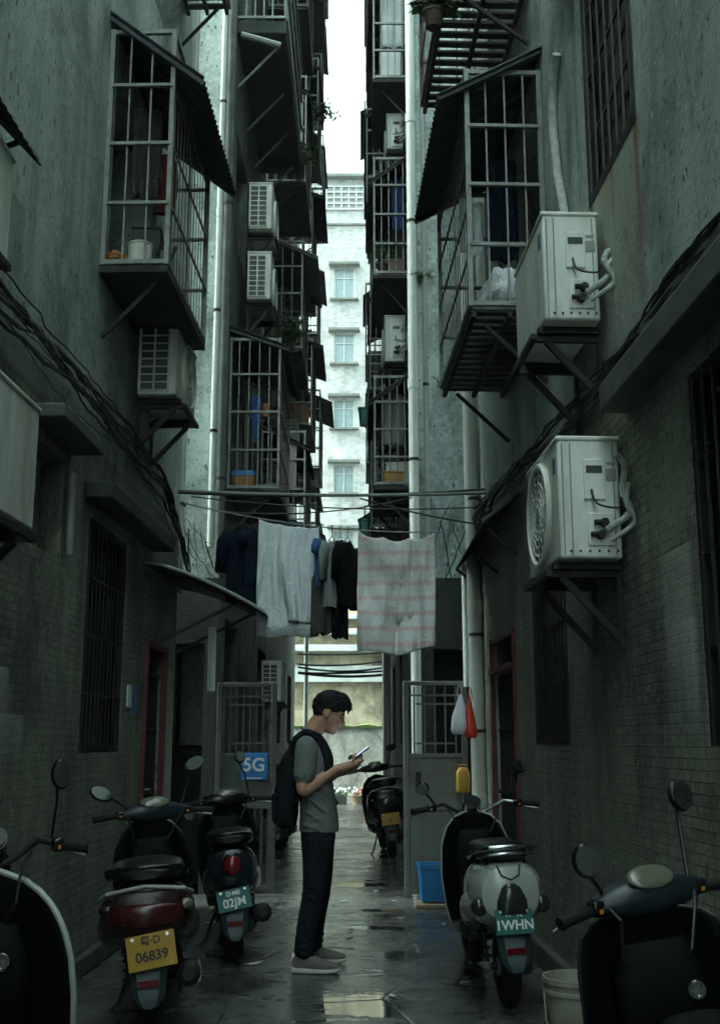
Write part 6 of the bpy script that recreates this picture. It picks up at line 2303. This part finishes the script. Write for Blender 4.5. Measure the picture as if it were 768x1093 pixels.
def hanging_bag(px, py0, py1, m, label, w, seed, Y=9.9):
    p = at(px, py0, Y)
    h = p.z - at(px, py1, Y).z
    t = thing('plastic_bag', label, 'bag', p)
    mb = MB()
    rs = []
    for i in range(15):
        f = i / 14
        hw = w * (0.12 + 0.88 * min(1, (f * 1.25) ** 0.8)) * (1 if f < 0.9 else 1 - (f - 0.9) * 3.5)
        ring = []
        for k in range(18):
            a = 2 * math.pi * k / 18
            q = 1 + 0.22 * noise.noise(Vector((math.cos(a) * 1.8, math.sin(a) * 1.8, f * 3 + seed)))
            ring.append((math.cos(a) * hw * q + 0.1 * w * math.sin(f * 3 + seed), math.sin(a) * hw * 0.55 * q, -h * f))
        rs.append(ring)
    mb.rings(rs)
    mb.build('bag', m, t, angle=70)
    mb = MB()
    mb.tube([V(-0.02, 0, -0.02), V(-0.012, 0, 0.06), V(0, 0, 0.085), V(0.012, 0, 0.06), V(0.02, 0, -0.02)], 0.005, 6)
    mb.build('handle', m, t)
    return t


hanging_bag(490, 741, 784, M['white_bag'], 'white plastic bag hung beside the right drainpipe', 0.085, 1.0, 9.82)
hanging_bag(501, 744, 788, M['red_bag'], 'red plastic bag hung on the right drainpipe', 0.06, 4.0, 9.80)
# yellow jerrycan on the gate
t = thing('jerrycan', 'yellow plastic can hanging on the right gate', 'can', at(494, 846, 10.30))
mb = MB(); mb.M = Matrix.Scale(0.72, 4)
mb.loft([(0, 0, 0, 0.075, 0.05, 4), (0.02, 0, 0, 0.085, 0.055, 4), (0.24, 0, 0, 0.085, 0.055, 4), (0.29, 0, 0, 0.06, 0.04, 3), (0.31, 0.0, 0, 0.03, 0.03, 2)], 'z', 24)
mb.build('body', M['yellow'], t)
mb = MB(); mb.M = Matrix.Scale(0.72, 4)
mb.tube([V(-0.05, 0, 0.28), V(-0.045, 0, 0.335), V(0.03, 0, 0.34), V(0.045, 0, 0.29)], 0.012, 8)
mb.build('handle', M['orange'], t)
# blue crate on a board
t = thing('storage_crate', 'blue plastic crate standing on a board by the right gate', 'crate', (0.655, 10.15, 0.05))
mb = MB()
rs = []
for (z, w, d) in ((0.0, 0.125, 0.10), (0.02, 0.13, 0.105), (0.27, 0.145, 0.115), (0.275, 0.158, 0.128), (0.31, 0.158, 0.128), (0.31, 0.142, 0.112), (0.05, 0.122, 0.095)):
    rs.append([(math.copysign(abs(math.cos(a)) ** 0.25, math.cos(a)) * w, math.copysign(abs(math.sin(a)) ** 0.25, math.sin(a)) * d, z) for a in [2 * math.pi * (k + 0.5) / 28 for k in range(28)]])
mb.rings(rs)
mb.build('tub', M['blue'], t, angle=50)
mb = MB()
for x in (-0.11, -0.055, 0.0, 0.055, 0.11):
    mb.bar((x * 0.95, -0.108, 0.03), (x, -0.119, 0.26), 0.010, 0.008)
mb.build('rib', M['blue'], t)
mb = MB()
mb.box((0.66, 10.13, 0.022), (0.36, 0.32, 0.028))
mb.box((0.66, 10.0, 0.006), (0.30, 0.03, 0.012))
tag(mb.build('plank', M['wood'], None, bevel=0.004), 'short wooden board under the blue crate', 'board')
# bucket
t = thing('bucket', 'dirty cream paint bucket beside the right edge scooter', 'bucket', (0.98, 5.35, 0))
mb = MB()
rs = []
for (z, r) in ((0.0, 0.115), (0.01, 0.122), (0.30, 0.142), (0.302, 0.150), (0.318, 0.150), (0.32, 0.144), (0.345, 0.146), (0.347, 0.153), (0.37, 0.153), (0.37, 0.143), (0.03, 0.118)):
    rs.append([(math.cos(2 * math.pi * k / 36) * r, math.sin(2 * math.pi * k / 36) * r, z) for k in range(36)])
mb.rings(rs)
mb.build('tub', M['bucket'], t, angle=40)
mb = MB()
mb.tube([V(-0.15, -0.02, 0.31), V(-0.155, -0.09, 0.2), V(-0.10, -0.155, 0.11), V(0, -0.17, 0.09), V(0.1, -0.155, 0.11), V(0.155, -0.09, 0.2), V(0.15, -0.02, 0.31)], 0.004, 6)
mb.build('handle', M['bars'], t)

# things kept in the near cages
t = thing('cooking_pot', 'pale metal pot in the left balcony cage', 'pot', (xl(7.0) + 0.24, 7.08, 4.60))
mb = MB()
mb.loft([(0, 0, 0, 0.07, 0.07, 2), (0.01, 0, 0, 0.078, 0.078, 2), (0.14, 0, 0, 0.082, 0.082, 2), (0.145, 0, 0, 0.088, 0.088, 2), (0.155, 0, 0, 0.088, 0.088, 2)], 'z', 26)
mb.build('pot_body', M['ac'], t)
mb = MB()
mb.loft([(0.157, 0, 0, 0.085, 0.085, 2), (0.17, 0, 0, 0.06, 0.06, 2), (0.177, 0, 0, 0.012, 0.012, 2), (0.19, 0, 0, 0.016, 0.016, 2)], 'z', 22)
mb.build('lid', M['alloy'], t)
mb = MB()
crumple(mb, (0, 0, 0), (0.075, 0.09, 0.06), 8.1, flat=-0.04)
o = mb.build('bag', M['orange'], None)
o.location = (xl(7.0) + 0.09, 7.08, 4.64)
tag(o, 'crumpled orange bag beside the pot in the left cage', 'bag')
t = thing('watering_can', 'blue grey watering can in the left balcony cage', 'can', (xl(7.0) + 0.38, 7.14, 4.60))
mb = MB()
mb.loft([(0, 0, 0, 0.05, 0.05, 2), (0.12, 0, 0, 0.046, 0.046, 2), (0.135, 0, 0, 0.03, 0.03, 2)], 'z', 20)
mb.build('can_body', M['sc_blue'], t)
mb = MB()
mb.tube([V(0.03, 0, 0.03), V(0.075, 0, 0.11), V(0.09, 0, 0.17)], [0.012, 0.01, 0.016], 8)
mb.tube([V(-0.03, 0, 0.12), V(-0.02, 0, 0.19), V(0.02, 0, 0.13)], 0.008, 8)
mb.build('spout', M['sc_blue'], t)
mb = MB()
rs = []
for i in range(10):
    f = i / 9
    rs.append([(math.cos(a) * (0.05 + 0.03 * f) + 0.02 * math.sin(f * 4), math.sin(a) * 0.03, -0.45 * f) for a in [2 * math.pi * k / 14 for k in range(14)]])
mb.rings(rs)
o = mb.build('cloth', M['maroon_cloth'], None)
o.location = (xl(7.1) + 0.36, 7.3, 5.55)
tag(o, 'dull red cloth hanging inside the left balcony cage', 'laundry')
# rear left cage: blue basin, blue cloth, orange cup
t = thing('basin', 'blue lidded plastic box in the rear left balcony cage', 'box', (XBL + 0.17, 11.42, 4.05))
mb = MB()
mb.loft([(0, 0, 0, 0.12, 0.09, 5), (0.10, 0, 0, 0.135, 0.1, 5)], 'z', 28)
mb.build('tub', M['orange'], t)
mb = MB()
mb.loft([(0.10, 0, 0, 0.145, 0.11, 5), (0.15, 0, 0, 0.145, 0.11, 5), (0.16, 0, 0, 0.12, 0.09, 4)], 'z', 28)
mb.build('lid', M['blue'], t)
mb = MB()
rs = []
for i in range(14):
    f = i / 13
    rs.append([(math.cos(a) * (0.045 + 0.02 * math.sin(f * 5)) , math.sin(a) * 0.025, -0.55 * f) for a in [2 * math.pi * k / 14 for k in range(14)]])
mb.rings(rs)
o = mb.build('cloth', M['cl_blue'], None)
o.location = (XBL + 0.27, 11.6, 5.12)
tag(o, 'blue cloth hanging inside the rear left balcony cage', 'laundry')
mb = MB()
mb.loft([(0, 0, 0, 0.04, 0.04, 2), (0.15, 0, 0, 0.045, 0.045, 2)], 'z', 18)
o = mb.build('container', M['orange'], None, bevel=0.006)
o.location = (XBL + 0.38, 11.55, 4.85)
t2 = tag(o, 'orange tub hung near the blue cloth in the rear left cage', 'container')
mb = MB()
mb.tube([V(0, 0, 0.14), V(0, 0, 0.85)], 0.003, 5)
mb.build('string', M['cable'], o)


# ------------------------------------------------------------------ plants
def plant(loc, h, spread, n, label, pot=True, leaf=0.05, seed=1, droop=0.3, kind='plant'):
    r = random.Random(seed)
    t = thing('potted_plant' if pot else 'weed', label, 'plant', loc)
    if pot:
        mb = MB()
        mb.loft([(0, 0, 0, 0.05, 0.05, 2), (0.11, 0, 0, 0.07, 0.07, 2), (0.112, 0, 0, 0.078, 0.078, 2), (0.135, 0, 0, 0.078, 0.078, 2)], 'z', 20)
        mb.build('pot', M['soil_pot'], t)
    zb = 0.13 if pot else 0.0
    ms, ml = MB(), MB()
    for i in range(n):
        a = r.uniform(0, 6.28)
        s = r.uniform(0.2, 1.0) * spread
        tip = V(math.cos(a) * s, math.sin(a) * s, zb + h * r.uniform(0.35, 1.0) - droop * s)
        mid = V(math.cos(a) * s * 0.4, math.sin(a) * s * 0.4, zb + (tip.z - zb) * 0.7)
        ms.tube([V(0, 0, zb - 0.02), mid, tip], [0.005, 0.004, 0.002], 5)
        for q in range(7):
            f = r.uniform(0.3, 1.0)
            p = (V(0, 0, zb).lerp(mid, f * 2) if f < 0.5 else mid.lerp(tip, f * 2 - 1))
            d = Vector((r.gauss(0, 1), r.gauss(0, 1), r.gauss(0.1, 0.7))).normalized()
            w = d.orthogonal().normalized() * leaf * 0.28
            l = leaf * r.uniform(0.6, 1.3)
            nn = d.cross(w).normalized() * leaf * 0.1
            ml.face([p, p + d * l * 0.5 + w + nn, p + d * l, p + d * l * 0.5 - w + nn])
    ms.build('stem', M['stem'], t)
    ml.build('leaves', M['leaf'], t)
    return t


pp = at(462, 14, 7.1)
plant((pp.x, 7.1, pp.z - 0.12), 0.30, 0.20, 26, 'spiky green plant on the topmost right cage', leaf=0.11, seed=2)
pp = at(408, 270, 12.0)
plant((pp.x, 12.05, 6.72), 0.35, 0.22, 26, 'leafy green plant in the second cage of the rear right block', seed=3)
plant((0.36, 12.2, 6.72), 0.25, 0.18, 18, 'short bushy plant beside the leafy one in the rear right cage', seed=4)
plant((XBL + 0.42, 14.93, 6.80), 0.55, 0.34, 60, 'big bright green plant in the second bay of the rear left block', leaf=0.08, seed=5)
plant((XBL + 0.50, 14.95, 9.58), 0.5, 0.36, 46, 'bushy green plant on the upper second bay of the rear left block', leaf=0.08, seed=16, droop=0.6)
pp = at(343, 130, 18.2)
plant((pp.x, 18.1, pp.z - 0.1), 0.5, 0.35, 40, 'dark green plant spilling from a rear left balcony near the sky gap', leaf=0.08, seed=6, droop=0.8)
plant((0.62, 10.86, 6.15), 0.16, 0.18, 12, 'little weed rooted in the teal tiled wall', pot=False, leaf=0.05, seed=7)
plant((0.80, 10.86, 5.05), 0.10, 0.22, 7, 'thin trailing weed on the teal tiled wall', pot=False, leaf=0.03, seed=8, droop=1.0)

# flowers and a basket at the alley end
t = thing('flower_basket', 'basket of bright flowers and fruit at the alley end', 'basket', (0.02, 25.6, 0))
t.scale = (0.62, 0.62, 0.62)
mb = MB()
mb.loft([(0, 0, 0, 0.30, 0.22, 2.4), (0.3, 0, 0, 0.40, 0.28, 2.4), (0.31, 0, 0, 0.42, 0.3, 2.4), (0.33, 0, 0, 0.42, 0.3, 2.4)], 'z', 26)
mb.build('basket', M['wood'], t)
rnd = random.Random(9)
for nm, mm, cx_, k in (('blossom', 'yellow', 0.22, 24), ('blossom', 'red_bag', 0.05, 22), ('blossom', 'white_bag', -0.16, 24)):
    mb = MB()
    for i in range(k):
        mb.ball((cx_ + rnd.gauss(0, 0.11), rnd.gauss(0, 0.12), 0.36 + rnd.uniform(0, 0.22)), rnd.uniform(0.03, 0.06), n=8, m=6)
    mb.build(nm, M[mm], t)
mb = MB()
for i in range(160):
    p = V(rnd.gauss(0, 0.24), rnd.gauss(0, 0.16), rnd.uniform(0.25, 0.5))
    d = Vector((rnd.gauss(0, 1), rnd.gauss(0, 1), rnd.gauss(0.4, 0.6))).normalized() * 0.1
    w = d.orthogonal().normalized() * 0.025
    mb.face([p, p + d * 0.5 + w, p + d, p + d * 0.5 - w])
mb.build('leaves', M['leaf'], t)
t = thing('flower_box', 'pale planter with white and lilac flowers at the alley end', 'planter', (-0.62, 25.8, 0))
t.scale = (0.8, 0.8, 0.7)
mb = MB()
mb.box((0, 0, 0.16), (0.8, 0.3, 0.32))
mb.build('trough', M['plaster'], t, bevel=0.02)
mb = MB()
for i in range(40):
    mb.ball((rnd.uniform(-0.38, 0.38), rnd.gauss(0, 0.09), 0.34 + rnd.uniform(0, 0.16)), rnd.uniform(0.02, 0.045), n=8, m=6)
mb.build('blossom', M['white_bag'], t)
mb = MB()
for i in range(160):
    p = V(rnd.uniform(-0.4, 0.4), rnd.gauss(0, 0.1), rnd.uniform(0.28, 0.45))
    d = Vector((rnd.gauss(0, 1), rnd.gauss(0, 1), rnd.gauss(0.4, 0.6))).normalized() * 0.1
    w = d.orthogonal().normalized() * 0.025
    mb.face([p, p + d * 0.5 + w, p + d, p + d * 0.5 - w])
mb.build('leaves', M['leaf'], t)


# ------------------------------------------------------------------ clutter kept in the rear cages
rnd = random.Random(21)


def drying(loc, w, h, m, label, yaw=0):
    n, k = 14, 14
    mb = MB()
    sd = rnd.uniform(0, 50)
    rs = []
    for i in range(k + 1):
        f = i / k
        rs.append([((u / n - 0.5) * w * (1 - 0.08 * f), 0.02 * math.sin(u * 0.9 + sd) * (0.3 + f) + 0.02 * noise.noise(Vector((u * 0.3, f * 3, sd))), -h * f + 0.015 * math.sin(u * 0.7 + sd)) for u in range(n + 1)])
    mb.rings(rs, cap=False, closed=False)
    o = mb.build('garment', m, None, angle=180, solid=0.004)
    o.location = loc
    o.rotation_euler = (0, 0, yaw)
    return tag(o, label, 'laundry')


def carton(loc, size, m, label, yaw=0):
    t = thing('storage_box', label, 'box', loc, (0, 0, yaw))
    mb = MB()
    mb.box((0, 0, size[2] / 2), size)
    mb.build('box_body', m, t, bevel=0.006)
    mb = MB()
    mb.box((0, 0, size[2] + 0.012), (size[0] + 0.015, size[1] + 0.015, 0.024))
    mb.build('lid', m, t, bevel=0.006)
    return t


drying((XBR - 0.20, 12.1, 5.30), 0.28, 0.62, M['cl_grey'], 'grey garment drying in the lowest cage of the rear right block', 0.2)
drying((XBR - 0.32, 12.35, 5.28), 0.16, 0.55, M['cl_taupe'], 'taupe garment drying in the lowest cage of the rear right block', 0.1)
drying((XBR - 0.18, 12.0, 10.45), 0.30, 0.8, M['cl_white'], 'white cloth drying in the fourth cage up the rear right block', 0.1)
drying((XBR - 0.14, 12.2, 8.05), 0.14, 0.7, M['cl_blue'], 'slim blue garment in the second cage of the rear right block', 0.1)
drying((XBL + 0.40, 15.12, 5.55), 0.22, 0.7, M['cl_towel'], 'pale striped cloth in the second bay of the rear left block', 0.2)
drying((XBL + 0.35, 18.4, 8.2), 0.3, 0.7, M['cl_grey'], 'grey cloth drying in the third bay of the rear left block', 0.2)
drying((XBL + 0.42, 15.1, 11.0), 0.26, 0.8, M['cl_white'], 'white cloth drying high in the second bay of the rear left block', 0.1)
drying((xl(7.1) + 0.17, 7.5, 6.05), 0.22, 0.75, M['cl_taupe'], 'dim taupe garment inside the near left balcony cage', 0.3)
drying((xr(7.0) - 0.20, 7.35, 5.55), 0.24, 0.8, M['cl_navy'], 'navy garment inside the near right balcony cage', 0.2)
drying((xr(7.0) - 0.40, 7.6, 5.35), 0.22, 0.42, M['cl_white'], 'small white cloth draped inside the near right balcony cage', 0.5)
carton((XBR - 0.22, 12.05, 4.19), (0.22, 0.2, 0.14), M['yellow'], 'small yellow box on the floor of the lowest rear right cage', 0.1)
carton((XBR - 0.16, 12.3, 4.19), (0.26, 0.22, 0.30), M['ac'], 'tall pale box in the lowest rear right cage', 0.0)
carton((XBR - 0.22, 12.2, 6.68), (0.24, 0.3, 0.22), M['wood'], 'wooden box in the second cage of the rear right block', 0.1)
carton((XBR - 0.22, 12.15, 9.18), (0.25, 0.3, 0.42), M['sign_white'], 'white cabinet in the third cage of the rear right block', 0.0)
carton((XBL + 0.35, 15.3, 4.05), (0.3, 0.3, 0.25), M['sheet_pale'], 'pale box in the second bay of the rear left block', 0.1)
carton((XBL + 0.35, 18.6, 6.78), (0.3, 0.3, 0.35), M['orange'], 'orange box in the third bay of the rear left block', 0.1)
carton((xl(7.5) + 0.2, 7.45, 4.57), (0.2, 0.28, 0.42), M['soffit'], 'dark box at the back of the near left balcony cage', 0.1)

# green boxes hanging out on the far right cages
for (z, lab) in ((5.35, 'upper green bin on a bracket outside the rear right cages'), (3.9, 'lower green bin on a bracket outside the rear right cages')):
    t = thing('hanging_bin', lab, 'bin', (XBR - 0.53, 13.6, z))
    mb = MB()
    mb.loft([(0, 0, 0, 0.06, 0.06, 4), (0.2, 0, 0, 0.075, 0.075, 4), (0.21, 0, 0, 0.085, 0.085, 4), (0.23, 0, 0, 0.085, 0.085, 4)], 'z', 20)
    mb.build('bin_body', M['plate_g'], t)
    mb = MB()
    mb.bar((0.0, 0, -0.015), (0.14, 0, -0.015), 0.02)
    mb.build('bracket', M['bars'], t)

# scraps on the wet ground
for i in range(26):
    x, y = rnd.uniform(-1.2, 0.9), rnd.uniform(6.4, 14)
    mb = MB()
    w = rnd.uniform(0.012, 0.035)
    l = w * rnd.uniform(1.2, 2.6)
    n = 9
    pts = []
    for k in range(n):
        a = 2 * math.pi * k / n
        q = 1 + rnd.uniform(-0.25, 0.25)
        pts.append(V(math.cos(a) * l * q, math.sin(a) * w * q, 0.004 + 0.010 * math.cos(a) ** 2 * rnd.random()))
    c_ = V(0, 0, 0.006)
    for k in range(n):
        mb.face([c_, pts[k], pts[(k + 1) % n]])
    bmesh.ops.remove_doubles(mb.bm, verts=mb.bm.verts[:], dist=1e-5)
    o = mb.build('paper_scrap', M[rnd.choice(['wood', 'leaf', 'plaster', 'sign_white', 'soil_pot'])], None, solid=0.002)
    o.location = (x, y, 0.003)
    o.rotation_euler = (0, 0, rnd.uniform(0, 6.3))
    tag(o, 'small flat scrap of litter lying on the wet alley floor', 'litter', 'scraps of litter on the alley floor')
